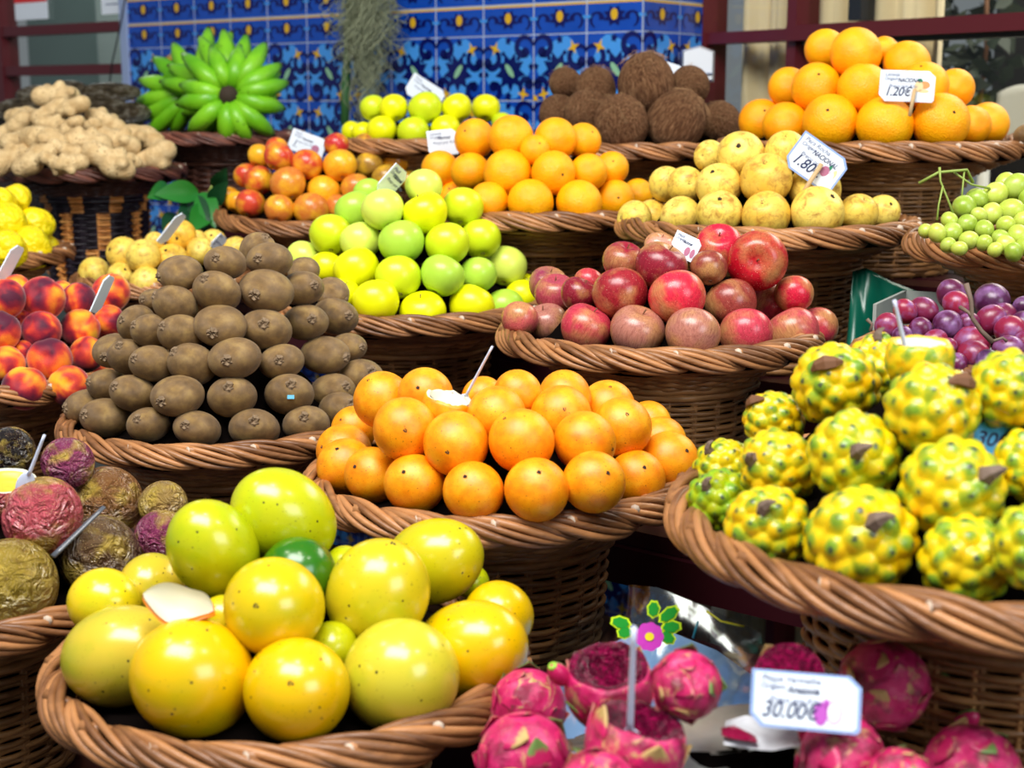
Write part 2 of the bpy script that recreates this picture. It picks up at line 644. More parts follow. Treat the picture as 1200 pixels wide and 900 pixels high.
KIND['redapple'] = dict(name='apple', cat='apple', bodies=restyle(apple_b, M['redapple'], 'red_apple'), parts=[('stem', apple_stem), ('calyx', apple_cal)])
KIND['streak'] = dict(name='apple', cat='apple', bodies=restyle(apple_b, M['streak'], 'streaked_apple'), parts=[('stem', apple_stem), ('calyx', apple_cal)])
KIND['peach'] = dict(name='peach', cat='peach', bodies=[body('peach', M['peach'], (1, 1, .94), .03, s, top=(.16, .26), groove=.07) for s in (9, 10)], parts=[])
KIND['kiwi'] = dict(name='kiwi_fruit', cat='kiwi', bodies=[body('kiwi', M['kiwi'], (1.16, .9, 1.22), .03, s, top=(.05, .2)) for s in (11, 12, 13)],
                    parts=[('stem_scar', pebble('stem_scar', M['calyx'], .25, 1.13, 7, .12, 1))])
KIND['pear'] = dict(name='pear', cat='pear', bodies=[body('pear', M['pear'], (1, 1, .98), .06, s, top=(.12, .25)) for s in (14, 15)],
                    parts=[('calyx', pebble('calyx', M['calyx_dark'], .11, .84, 8, .05, 1))])
KIND['maracuja'] = dict(name='yellow_passion_fruit', cat='passion fruit', bodies=[body('passion_fruit', M['maracuja'], (1, .97, 1.10), .06, s, nu=48, nv=30) for s in (16, 17)],
                        parts=[('blossom_scar', pebble('blossom_scar', M['scar'], .06, 1.075, 9, .03, 1))])
KIND['maracuja_long'] = dict(name='yellow_passion_fruit', cat='passion fruit', bodies=[body('passion_fruit', M['maracuja'], (1, .97, 1.24), .05, 18, nu=48, nv=30)],
                             parts=[('blossom_scar', pebble('blossom_scar', M['scar'], .06, 1.19, 9, .03, 1))])
KIND['purple'] = dict(name='purple_passion_fruit', cat='passion fruit', bodies=[body('purple_passion', M['purple'], (1, 1, 1.0), .09, s, nu=48, nv=30) for s in (19, 20)],
                      parts=[('stem_button', pebble('stem_button', M['calyx_dark'], .09, .96, 10, .04, 1))])
KIND['quince'] = dict(name='quince', cat='quince', bodies=[body('quince', M['quince'], (1, .95, 1.05), .13, s, taper=-.22, lobes=.06, top=(.12, .3)) for s in (21, 22)],
                      parts=[('calyx', pebble('calyx', M['calyx_dark'], .10, -1.04, 11, .05, 1))])


def coconut_mesh(seed):
    return body('coconut', M['coconut'], (1, 1, 1.08), .08, seed, taper=-.08, nu=48, nv=30)


def fibre_mesh(seed):
    r = random.Random(seed)
    mb = MB()
    for _ in range(46):
        a = r.uniform(0, 2 * PI)
        th = r.uniform(0, .7)
        pts = []
        for k in range(5):
            q = th + k * r.uniform(.04, .13)
            rr = 1.0 + .012 + .035 * k * r.random()
            pts.append((math.sin(q) * math.cos(a) * rr, math.sin(q) * math.sin(a) * rr, math.cos(q) * 1.08 * rr))
            a += r.uniform(-.12, .12)
        mb.tube(pts, .006, 3, caps=False)
    return mb.mesh('husk_fibre', [M['fibre']])


KIND['coconut'] = dict(name='coconut', cat='coconut', bodies=[coconut_mesh(s) for s in (23, 24, 25)], parts=[('husk_fibre', fibre_mesh(1), 'stuff')])


def fib(n):
    i = np.arange(n) + .5
    th = np.arccos(1 - 2 * i / n)
    ph = PI * (1 + 5 ** .5) * i
    return np.stack([np.sin(th) * np.cos(ph), np.sin(th) * np.sin(ph), np.cos(th)], -1)


def knobby(seed, n=56):
    r = random.Random(seed)
    dirs = fib(n) + np.array([[r.uniform(-.06, .06) for _ in range(3)] for _ in range(n)])
    dirs /= np.linalg.norm(dirs, axis=1)[:, None]
    amp = np.array([r.uniform(.7, 1.2) for _ in range(n)])

    def fn(T, P):
        d = np.stack([np.sin(T) * np.cos(P), np.sin(T) * np.sin(P), np.cos(T)], -1)
        c = np.clip(d @ dirs.T, -1, 1)
        ang = np.arccos(c)
        b = np.clip(1 - (ang / .32) ** 1.5, 0, 1)
        h = (b * amp[None]).max(1)
        fn.tip = (np.clip(1 - ang / .33, 0, 1)).max(1)
        rr = .87 + .145 * h ** 1.0
        rr = rr * wob(T, P, seed, .05)
        return d * rr[:, None] * np.array([1, 1, 1.05])
    v, f, T, P = sphere_grid(110, 66, fn)
    fn(T, P)
    me = mesh('yellow_pitaya', v, f, [M['pitaya']])
    at_ = me.attributes.new('tip', 'FLOAT', 'POINT')
    at_.data.foreach_set('value', fn.tip.astype(np.float32))
    return me


def pit_stem(seed):
    r = random.Random(seed)
    mb = MB()
    # a woody three-sided wedge cut from the cactus branch
    mb.tube([(0, 0, .88), (.02, 0, 1.02), (.06, .03, 1.12), (.17, .08, 1.2), (.30, .12, 1.20)], [.22, .20, .15, .10, .03], 5, flat=.8)
    return mb.mesh('stem', [M['stemgrey']], smooth=False)


def pit_flap():
    mb = MB()
    mb.tube([(-.34, 0, .95), (-.2, .02, 1.06), (0, .0, 1.10), (.2, -.03, 1.05), (.36, 0, .93)], [.05, .13, .19, .14, .04], 6, flat=.55)
    return mb.mesh('stem', [M['stemwood']], smooth=False)


KIND['pitaya'] = dict(name='yellow_pitaya', cat='pitaya', bodies=[knobby(s) for s in (31, 32, 33)], parts=[('stem', pit_stem(1))])
KIND['pitaya_flap'] = dict(name='yellow_pitaya', cat='pitaya', bodies=[KIND['pitaya']['bodies'][0]], parts=[('stem', pit_flap())])


def bract_mesh(mat, L=.46):
    mb = MB()
    n, m = 7, 5
    v = []
    for i in range(n):
        u = i / (n - 1)
        w = .32 * (1 - u ** 1.9) + .010
        for j in range(m):
            s_ = j / (m - 1) * 2 - 1
            v.append((s_ * w, u * L, -.02 + .085 * u ** 2.0 + .035 * (1 - s_ * s_)))
    nv = len(v)
    v += [(x, y, z - .022) for x, y, z in v]
    fs = []
    for i in range(n - 1):
        for j in range(m - 1):
            a = i * m + j
            fs.append((a, a + 1, a + m + 1, a + m))
            fs.append((nv + a, nv + a + m, nv + a + m + 1, nv + a + 1))
    for i in range(n - 1):
        for j in (0, m - 1):
            a, b = i * m + j, (i + 1) * m + j
            fs.append((a, b, nv + b, nv + a) if j == 0 else (b, a, nv + a, nv + b))
    mb.add(v, fs)
    return mb.mesh('bract', [mat])


def m_bract(name, tip, lo):
    t = NT(name)
    sep = t.n('ShaderNodeSeparateXYZ')
    t.link(t.coord(rand=False), sep.inputs[0])
    n = t.noise(t.coord(), 9.0, 4, .6)
    f = t.math('ADD', sep.outputs[1], t.math('MULTIPLY', t.math('SUBTRACT', n, .5), .35))
    c = t.ramp(f, [(.0, srgb(190, 26, 88)), (lo, srgb(196, 36, 96)), (lo + .10, tip), (.8, tip)])
    return t.fin(c, .38)


M['bract'] = m_bract('bract_magenta', srgb(196, 120, 110), .30)
M['bract_tan'] = m_bract('bract_tan', srgb(196, 164, 104), .14)
M['bract_green'] = m_bract('bract_green', srgb(110, 140, 74), .20)
BR = [bract_mesh(M['bract']), bract_mesh(M['bract_tan']), bract_mesh(M['bract_green'], .55), bract_mesh(M['bract'], .38)]
KIND['redpitaya'] = dict(name='red_pitaya', cat='pitaya', bodies=[body('red_pitaya', M['redpitaya'], (1, 1, 1.1), .09, s, nu=48, nv=30) for s in (41, 42)], parts=[])


def place_bracts(o, seed, n=13, skip=None):
    r = random.Random(seed)
    for i, d in enumerate(fib(n)):
        d = Vector(d)
        if skip is not None and d.z > skip:
            continue
        th = math.acos(max(-1, min(1, d.z)))
        up = Vector((0, 0, 1)) - d * d.z
        if up.length < .1:
            up = Vector((1, 0, 0))
        up.normalize()
        x = up.cross(d).normalized()
        R = Matrix((x, up, d)).transposed()
        p = Vector((d.x, d.y, d.z * 1.1)) * .985
        b = obj('bract', BR[r.choice((0, 0, 1, 3, 2))], o, p, R, r.uniform(.8, 1.15))


ORD = ['first', 'second', 'third', 'fourth', 'fifth', 'sixth', 'seventh', 'eighth', 'ninth', 'tenth', 'eleventh', 'twelfth']


def frame_to(z, roll=0.0):
    """rotation whose z axis is z and whose x axis is as level as possible"""
    z = z.normalized()
    x = RT - z * RT.dot(z)
    if x.length < .15:
        x = UPV - z * UPV.dot(z)
    x.normalize()
    y = z.cross(x)
    m = Matrix((x, y, z)).transposed()
    if roll:
        m = m @ Matrix.Rotation(roll, 3, 'Z')
    return m


def facing(dx, dy, away=False):
    """unit vector seen at (dx right, dy down) of the centre, in fractions of the radius"""
    q = dx * dx + dy * dy
    if q > .98:
        k = math.sqrt(.98 / q)
        dx, dy = dx * k, dy * k
        q = .98
    return (RT * dx - UPV * dy - FWD * math.sqrt(1 - q) * (-.9 if away else 1)).normalized()
# ------------------------------------------------------------------ baskets
def rim_geom(R, seed, mats):
    r = random.Random(seed)
    mb = MB()
    nb = max(10, int(round(2 * PI * R / .070)))
    rt = .0150
    Rc = R - rt
    sp = 2 * PI / nb
    cr = .0036
    for j in range(nb):
        jt = r.uniform(-.03, .03)
        for k in range(4):
            n = 18
            s_ = np.linspace(0, 1, n)
            fan = np.sin(PI * np.clip(s_ * .92 + .05, 0, 1)) ** .9
            off = (k - 1.5) * .40 * fan
            th = j * sp + jt * sp + s_ * sp * 1.95 + off * .12 * sp + r.uniform(-.008, .008)
            phi = math.radians(112) - s_ * math.radians(158) + off
            lift = .62 + .48 * np.sin(PI * np.clip(s_ * 1.02, 0, 1)) ** .7
            lift = lift + .05 * math.sin(k * 2.1 + j) + np.where(s_ > .85, -(s_ - .85) * 1.6, 0)
            rho = Rc + rt * lift * np.cos(phi)
            z = rt * lift * np.sin(phi)
            pts = np.stack([rho * np.cos(th), rho * np.sin(th), z], -1)
            rad = cr * (1 + r.uniform(-.15, .15)) * (1 - .3 * s_ ** 3)
            mb.tube(pts, rad, 8, capmi=1)
        # the cut end of the thick stake poking out between two strands
        th0 = j * sp + sp * .05
        p0 = np.array([(Rc - rt * .3) * math.cos(th0), (Rc - rt * .3) * math.sin(th0), rt * .5])
        th1 = th0 - sp * .32
        p1 = np.array([(Rc + rt * .85) * math.cos(th1), (Rc + rt * .85) * math.sin(th1), rt * .86])
        mb.tube([p1, p1 * .5 + p0 * .5, p0], cr * 1.25, 8, capmi=1)
    # dark filling under the plait so that no light leaks through it
    a = np.linspace(0, 2 * PI, 73)[:-1]
    pts = np.stack([Rc * np.cos(a), Rc * np.sin(a), a * 0], -1)
    mb.tube(pts, rt * .68, 8, closed=True, mi=2)
    return mb.mesh('rim', mats)


def ring(mb, rad, z, N, ph, amp, cr, seg, mi=0):
    a = np.linspace(0, 2 * PI, seg + 1)[:-1]
    rr = rad + amp * np.cos(N * a / 2 + ph)
    mb.tube(np.stack([rr * np.cos(a), rr * np.sin(a), a * 0 + z], -1), cr, 5, closed=True, mi=mi)


def weave_geom(R, H, mats, fine=True):
    """flared tray under the rim"""
    r1 = .57 * R
    zf = -.034 - .03 * R
    mb = MB()
    N = 2 * int(round(2 * PI * R / .034 / 2))
    seg = N * 4
    rows = 8
    for k in range(rows):
        s_ = (k + .5) / rows
        rad = (R - .022) * (1 - s_) + (r1 + .008) * s_
        rad -= .006 * math.sin(PI * s_)
        ring(mb, rad, -.010 + (zf + .010) * s_, N, PI * k, .003, .0036, seg)
    for i in range(N):
        a = 2 * PI * (i + .5) / N
        pts = []
        for s_ in (0, .35, .7, 1.0):
            rad = (R - .022) * (1 - s_) + (r1 + .006) * s_ - .006 * math.sin(PI * s_)
            pts.append((rad * math.cos(a), rad * math.sin(a), -.008 + (zf + .008) * s_))
        mb.tube(pts, .0032, 5, caps=False)
    mb.lathe([(R - .026, -.006), (R * .75, zf * .55), (r1 - .002, zf), (.001, zf + .002)], 48, 1)
    tray = mb.mesh('tray', mats)
    mb = MB()
    N2 = 2 * int(round(2 * PI * r1 / .03 / 2))
    seg = N2 * 4
    ring(mb, r1 + .008, zf - .002, N2, 0, .002, .0048, seg)
    ring(mb, r1 + .007, zf - .010, N2, PI, .002, .0044, seg)
    z = zf - .018
    k = 0
    zb = -H
    while z > zb + .006:
        s_ = (zf - z) / (H + zf)
        rad = r1 * (1 - .10 * s_ ** 2)
        ring(mb, rad, z, N2, PI * k, .0028, .0029, seg)
        z -= .0062
        k += 1
    for i in range(N2):
        a = 2 * PI * (i + .5) / N2
        for da in (-.016, .016):
            pts = [((r1 * (1 - .10 * s_ ** 2)) * math.cos(a + da), (r1 * (1 - .10 * s_ ** 2)) * math.sin(a + da), zf + (zb - zf) * s_) for s_ in (0, .33, .66, 1)]
            mb.tube(pts, .0026, 5, caps=False)
    ring(mb, r1 * .91, zb + .006, N2, 0, .002, .005, seg)
    ring(mb, r1 * .92, zb + .013, N2, PI, .002, .005, seg)
    mb.lathe([(r1 - .004, zf), (r1 * .95 - .004, zf + (zb - zf) * .6), (r1 * .89, zb + .002), (.001, zb + .002)], 40, 1)
    return tray, mb.mesh('foot', mats)


PSI = math.radians(38.3)
UD = Vector((math.cos(PSI), -math.sin(PSI), 0))
VD = Vector((math.sin(PSI), math.cos(PSI), 0))
SHELF = {1: -.26, 2: -.36, 3: -.46, 4: -.56, 5: -.62}
EDGE = {1: (1.97, 2.42), 2: (1.66, 1.97), 3: (1.27, 1.66), 4: (.96, 1.27), 5: (.50, .96)}
BASK = {}


def basket(key, cx, cy, d, R, row, label, tilt=0, tone='', mound=None, group=None):
    p = at(cx, cy, d)
    H = (p.z - EYE) - SHELF[row]
    tl = math.radians(tilt)
    e = obj('wicker_basket', None, loc=p, rot=(tl, 0, 0), label=label, cat='basket', group=group)
    rm, wm = (M['rim'], M['weave']) if not tone else (M['rim_dark'], M['weave_dark'])
    if tone == 'dyed':
        wm = M['weave_dyed']
    rim = rim_geom(R, hash_(key), [rm, M['cane_end'], M['inner']])
    obj('rim', rim, e)
    tray, foot = weave_geom(R, H, [wm if tone != 'dyed' else M['weave_dark'], M['inner']])
    if tone == 'dyed':
        foot.materials[0] = wm
    obj('tray', tray, e)
    # the foot stands upright on its shelf even where the tray leans
    obj('foot', foot, e, rot=(-tl, 0, 0))
    BASK[key] = dict(p=p, R=R, H=H, e=e, d=d, tilt=tl)
    return e


def hash_(s):
    return sum(ord(c) * (i + 3) for i, c in enumerate(s))


basket('ginger', 110, 203, 2.88, .18, 2, 'dark brown wicker basket with dyed stripes, heaped with ginger root', tone='dyed')
basket('banana', 262, 163, 3.1, .175, 1, 'dark reddish wicker basket under the bunch of green bananas', tone='dark')
basket('quince', -30, 300, 2.5, .165, 3, 'wicker basket holding knobbly bright yellow quinces')
basket('pear_far', 195, 330, 2.5, .158, 3, 'small wicker basket of pale pears between the peaches and the ginger')
basket('peach', -20, 441, 2.02, .2, 4, 'wicker basket piled with red and yellow peaches')
basket('kiwi', 262, 497, 1.74, .19, 4, 'wicker basket with a thick plaited rim, piled high with kiwis')
basket('streak', 372, 250, 2.68, .187, 2, 'wicker basket tilted forward, filled with red and yellow streaked apples', tilt=6)
basket('yapple', 495, 171, 2.8, .19, 1, 'wicker basket of bright yellow apples below the hanging moss')
basket('green', 478, 362, 2.1, .204, 3, 'wicker basket piled with green and yellow apples')
basket('mid', 635, 252, 2.27, .2, 2, 'wicker basket of oranges in the middle, between green apples and coconuts')
basket('coconut', 745, 176, 2.55, .225, 1, 'wicker basket stacked with brown coconuts against the blue tiles')
basket('pear', 900, 268, 2.0, .206, 2, 'wicker basket of speckled yellow pears above the red apples')
basket('orange', 1020, 176, 2.24, .235, 1, 'wide wicker basket with the pyramid of large oranges by the window')
basket('extra', 1330, 172, 2.2, .19, 1, 'wicker basket beside the orange pyramid, cut by the picture edge')
basket('ggrape', 1265, 292, 1.72, .2, 2, 'wicker basket overflowing with green grapes')
basket('rgrape', 1190, 425, 1.5, .165, 3, 'wicker basket of red grapes behind the yellow pitayas')
basket('red', 772, 396, 1.72, .19, 3, 'wicker basket piled with dark red apples')
basket('gran', 582, 566, 1.44, .19, 4, 'wicker basket of orange granadillas at the centre of the stall')
basket('pitaya', 1180, 614, 1.076, .25, 4, 'large wicker basket of knobbly yellow pitayas')
basket('front', 340, 783, 1.16, .19, 5, 'wicker basket in front, filled with large glossy yellow passion fruits')
basket('purple', -60, 682, 1.35, .195, 5, 'wicker basket of wrinkled purple and brown passion fruits')
basket('redpit', 880, 1010, .97, .2, 5, 'wicker basket under the red pitayas, mostly below the picture')


# ------------------------------------------------------------------ cut fruit
def cut_kind(key, base, zc, wall, depth, rind, pulp, jag=.0, seed=5, zr=1.0, knob=0.0):
    r = random.Random(seed)
    kb = KIND[base]
    skin = kb['bodies'][0].materials[0]
    seg, n = 48, 16
    thc = math.acos(zc)
    a = np.arange(seg) / seg * 2 * PI
    j = np.array([r.uniform(-1, 1) for _ in range(seg)])
    j = (j + np.roll(j, 1) + np.roll(j, 2)) / 3
    rows, mi = [], []
    for k in range(n + 1):
        th = PI - .001 - (PI - thc - .001) * k / n
        w = wob(np.full(seg, th), a, seed, .04)
        if knob:
            w = w + knob * np.sin(9 * a + 3 * (k % 2)) * np.sin(th * 8)
        z = np.cos(th) * w * zr + (jag * j if k == n else 0)
        rows.append(np.stack([np.sin(th) * w * np.cos(a), np.sin(th) * w * np.sin(a), z], -1))
    top = rows[-1]
    inner = top * np.array([1 - wall, 1 - wall, 1]) + np.array([0, 0, -.01])
    rows.append(inner)
    low = inner * np.array([.97, .97, 1]) - np.array([0, 0, .06])
    rows.append(low)
    v = np.concatenate(rows)
    fs, ii = [], []
    for k in range(len(rows) - 1):
        for q in range(seg):
            q2 = (q + 1) % seg
            fs.append((k * seg + q, k * seg + q2, (k + 1) * seg + q2, (k + 1) * seg + q))
            ii.append(0 if k < n else 1)
    me = mesh(key, v, fs, [skin, rind], ii)
    if base.startswith('pitaya'):
        at_ = me.attributes.new('tip', 'FLOAT', 'POINT')
        at_.data.foreach_set('value', np.array([.5 + .3 * math.sin(q * 1.3) for q in range(len(v))], dtype=np.float32))
    mb = MB()
    R_ = (1 - wall) * math.sin(thc) * .99
    prof = []
    for k in range(9):
        q = k / 8
        prof.append((max(.001, R_ * (1 - q)), zc * zr - .03 - depth * (1 - (1 - q) ** 2) + .02 * math.sin(k * 2.2)))
    mb.lathe(prof, 40)
    KIND[key] = dict(name=kb['name'], cat=kb['cat'], bodies=[me], parts=[('pulp', mb.mesh('pulp', [pulp]))])


cut_kind('gran_cut', 'granadilla', .42, .14, .5, M['pulp_white'], M['pulp_white'], .10)
cut_kind('purple_cut', 'purple', .40, .13, .28, M['pulp_white'], M['pulp_yellow'], .02)
cut_kind('pitaya_cut', 'pitaya', .50, .18, .12, M['pulp_yellow'], M['pulp_white'], .06, knob=.03)
cut_kind('redpitaya_cut', 'redpitaya', .48, .16, .55, M['pulp_red'], M['pulp_red'], .08, zr=1.1)
cut_kind('redpitaya_half', 'redpitaya', .15, .10, -.10, M['pulp_red'], M['pulp_red'], .03, zr=1.1)
_mb = MB()
_mb.box((-.02, -.28, 1.10), (.30, -.10, 1.14))
STICKER = _mb.mesh('sticker', [plain('blue_sticker', srgb(110, 190, 220), .4)], smooth=False)

# ------------------------------------------------------------------ heaps
def heap(key, kind, rows, label_of, group=None, z0=.35, p=1.25, edge=.03, shift=(0, 0), mound=True):
    """rows: lists of (px, py, r_px, options). Returns the fruit objects row by row.
    Every fruit rests on a dome heaped on the basket, where its sight line meets the dome; then overlaps are pushed apart."""
    B = BASK[key]
    c0, R, d0 = B['p'], B['R'], B['d']
    items = [(ri, fi, it) for ri, row in enumerate(rows) for fi, it in enumerate(row)]
    rays = [ray(it[0], it[1]) for _, _, it in items]
    rpx = [it[2] for _, _, it in items]
    Rm = float(np.median(rpx)) * d0 / F
    Rc = R - edge - Rm * .9
    cx, cy = c0.x + shift[0], c0.y + shift[1]

    def surf(r, Hh):
        return c0.z + Rm * z0 + Hh * (1 - (r / Rc) ** p)

    def hit(rv, Hh, extra=0.0):
        best = None
        prev = None
        for k in range(160):
            t = d0 - R * 1.15 + k * (2.2 * R / 160)
            q = CAM + rv * t
            rr = math.hypot(q.x - cx, q.y - cy)
            f = (q.z - surf(rr, Hh)) if rr < Rc * 1.0 else (.05 + rr - Rc)
            if prev is not None and prev > 0 and f <= 0:
                return t, True
            if best is None or f < best[0]:
                best = (f, t)
            prev = f
        return best[1], False

    Hh = .0
    miny = min(it[1] for _, _, it in items)
    tops = [rv for rv, (_, _, it) in zip(rays, items) if it[1] < miny + 12]
    while Hh < .4 and not all(hit(rv, Hh)[1] for rv in tops):
        Hh += .006
    ts = [hit(rv, Hh)[0] for rv in rays]
    t0 = list(ts)
    n = len(ts)
    ex = [(it[3] if len(it) > 3 and isinstance(it[3], dict) else {}) for _, _, it in items]
    for i in range(n):
        if 'd' in ex[i]:
            ts[i] += ex[i]['d']
            t0[i] = ts[i]
    for itr in range(160):
        for i in range(n):
            for j in range(i + 1, n):
                Pi, Pj = CAM + rays[i] * ts[i], CAM + rays[j] * ts[j]
                dist = (Pi - Pj).length
                need = (rpx[i] * ts[i] + rpx[j] * ts[j]) / F * (1.0 if kind == 'kiwi' else .96)
                if dist < need:
                    # slide along the two sight lines, away from one another
                    s_ = (need - dist) * .22
                    dy = items[i][2][1] - items[j][2][1]
                    if (dy < 0) if abs(dy) > .35 * rpx[i] else (ts[i] > ts[j]):
                        ts[i] += s_
                        ts[j] -= s_
                    else:
                        ts[i] -= s_
                        ts[j] += s_
        if itr < 120:
            ts = [a * .97 + b * .03 for a, b in zip(ts, t0)]
    out = []
    for (ri, fi, it), t_, rv, e in zip(items, ts, rays, ex):
        kd = KIND[e.get('k', kind)]
        pos = CAM + rv * t_
        Rr = it[2] * t_ / F * (1.17 if kind == 'kiwi' else 1.055)
        if 's' in e:
            z = facing(*e['s'])
        elif e.get('up'):
            z = Vector((rnd.uniform(-.5, .5), rnd.uniform(-.6, .2), 1))
        else:
            z = facing(rnd.uniform(-.6, .6), rnd.uniform(-.8, .1))
        bm = kd['bodies'][(hash_(key) + ri * 5 + fi * 3) % len(kd['bodies'])]
        lab_text = label_of(ri, fi, len(rows[ri]), e)
        o = obj(kd['name'], bm, loc=pos, rot=frame_to(z, e.get('roll', rnd.uniform(-.25, .25) if 's' in e else rnd.uniform(-3, 3))), scale=Rr,
                color=e.get('c', (1, 1, 1))[:3], label=lab_text, cat=kd['cat'], group=group)
        for pt in kd['parts']:
            q = obj(pt[0], pt[1], o)
            if len(pt) > 2:
                q['kind'] = pt[2]
        if e.get('sticker'):
            obj('sticker', STICKER, o, rot=(.35, -.12, 0))
        out.append(o)
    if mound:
        # added paper bed following the fruits' undersides, near-black to paint shade in the gaps
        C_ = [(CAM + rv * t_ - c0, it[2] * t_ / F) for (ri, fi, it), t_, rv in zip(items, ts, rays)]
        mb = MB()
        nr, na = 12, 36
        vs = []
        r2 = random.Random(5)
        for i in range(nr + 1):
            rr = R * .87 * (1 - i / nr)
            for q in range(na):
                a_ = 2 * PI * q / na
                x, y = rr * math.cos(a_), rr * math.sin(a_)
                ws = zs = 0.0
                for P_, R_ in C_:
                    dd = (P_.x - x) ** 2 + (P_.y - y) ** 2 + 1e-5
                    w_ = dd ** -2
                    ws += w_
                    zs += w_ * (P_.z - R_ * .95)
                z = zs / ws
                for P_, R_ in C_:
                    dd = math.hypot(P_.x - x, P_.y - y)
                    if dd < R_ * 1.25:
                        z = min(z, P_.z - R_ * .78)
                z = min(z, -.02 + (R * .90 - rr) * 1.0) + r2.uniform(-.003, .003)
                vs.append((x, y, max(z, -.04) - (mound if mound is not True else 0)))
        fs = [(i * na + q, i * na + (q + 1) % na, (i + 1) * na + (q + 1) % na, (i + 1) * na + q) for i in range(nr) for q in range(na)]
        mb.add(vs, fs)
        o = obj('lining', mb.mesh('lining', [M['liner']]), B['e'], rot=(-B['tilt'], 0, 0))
    B['Hh'] = Hh
    return out


def lab(noun, side, heapname, adj=None, rown=None, rev=False):
    rn = rown or ['bottom', 'second', 'third', 'fourth', 'fifth', 'sixth']

    def f(ri, fi, n, e):
        a = e.get('a', adj[(ri * 3 + fi) % len(adj)] if adj else '')
        if n == 1:
            return f"{a} {noun} alone in the top row, {heapname}".strip()
        return f"{a} {noun}, {ORD[n - 1 - fi if rev else fi]} from {side}, {rn[ri]} row, {heapname}".strip()
    return f


Gr = {}
heap('gran', 'granadilla', [
    [(405, 547, 32, {'d': .02}), (437, 557, 32, {'s': (-.55, -.35)}), (486, 567, 34, {'s': (-.3, -.45)}), (555, 576, 34, {'s': (-.25, -.55)}), (629, 574, 36, {'s': (.06, -.6)}),
     (696, 565, 35, {'s': (.4, -.35)}), (746, 561, 32, {'s': (.2, -.45)}), (784, 541, 34, {'s': (.5, -.4)})],
    [(403, 529, 31, {'s': (-.7, -.2), 'd': .03}), (415, 503, 26, {'d': .06}), (474, 503, 36, {'s': (.1, 0)}), (534, 520, 37, {'s': (-.2, .2)}), (611, 517, 37, {'s': (-.5, -.7)}), (685, 518, 35, {'s': (.85, .2)}),
     (729, 501, 34), (774, 518, 29, {'d': .03})],
    [(448, 469, 32), (524, 478, 29, {'k': 'gran_cut', 'a': 'cut-open', 's': (.25, -.93)}), (582, 487, 33, {'s': (-.75, .0)}), (657, 487, 34), (712, 478, 31), (760, 496, 25, {'d': .03})],
    [(499, 463, 31, {'d': .02}), (566, 466, 24, {'d': .03}), (607, 461, 27, {'s': (-.5, .2)}), (662, 465, 30)],
], lab('orange granadilla', 'the kiwi side', 'the centre heap', ['round', 'dotted', 'freckled']), 'granadillas in the centre basket', z0=.55, edge=.02)

W = (1, 1, 1)
heap('kiwi', 'kiwi', [
    [(105, 478, 21, {'s': (-.8, 0)}), (125, 490, 22, {'s': (-.65, -.15)}), (174, 498, 18.5, {'s': (-.3, -.3)}), (231, 503, 20.5, {'s': (-.3, -.2)}), (298, 503, 22, {'s': (.15, -.35)}),
     (359, 498, 20.5, {'s': (.03, -.35)}), (399, 482, 19, {'s': (.6, -.4)})],
    [(127, 452, 18, {'s': (-.75, -.2)}), (156, 461, 20, {'s': (-.6, -.3)}), (208, 464, 23, {'s': (-.4, .2)}), (272, 465, 21.5, {'s': (.03, -.4)}), (339, 462, 21.5, {'s': (.2, -.4), 'sticker': 1}),
     (390, 459, 20, {'s': (.65, -.25)}), (424, 443, 20, {'s': (.5, -.3)})],
    [(134, 411, 19, {'s': (-.2, .3)}), (150, 418, 18, {'s': (-.2, -.5)}), (179, 426, 20, {'s': (-.6, -.2)}), (225, 427, 21, {'s': (-.6, -.5)}), (275, 420, 23.5, {'s': (-.1, .1)}),
     (330, 424, 20, {'s': (.05, -.05)}), (381, 416, 21, {'s': (.9, .1)}), (408, 407, 16, {'s': (.8, 0), 'd': .03})],
    [(160, 379, 17), (177, 388, 17, {'s': (-.7, -.3)}), (212, 391, 19.5, {'s': (-.65, -.3)}), (258, 382, 23, {'s': (-.1, .3)}), (311, 387, 23, {'s': (.1, -.2)}), (358, 378, 20, {'s': (.4, -.1)}),
     (393, 371, 20, {'s': (.65, 0)})],
    [(181, 352, 13, {'s': (-.6, 0), 'd': .03}), (205, 357, 19, {'s': (-.85, -.4)}), (254, 342, 21, {'s': (-.35, -.5)}), (312, 341, 24, {'s': (-.25, .2)}), (354, 338, 19, {'s': (.65, -.1)}), (389, 343, 15, {'s': (.8, .5)})],
    [(211, 320, 19, {'s': (-.85, .2)}), (264, 308, 18.5, {'s': (-.25, -.15)}), (303, 295, 17, {'d': .04}), (316, 305, 20, {'s': (-.35, 0)}), (356, 317, 14, {'s': (.6, .4)})],
], lab('brown kiwi', 'the peach side', 'the kiwi heap', ['fuzzy', 'dull', 'plump']), 'kiwis in the high heap', z0=.3, edge=.018)

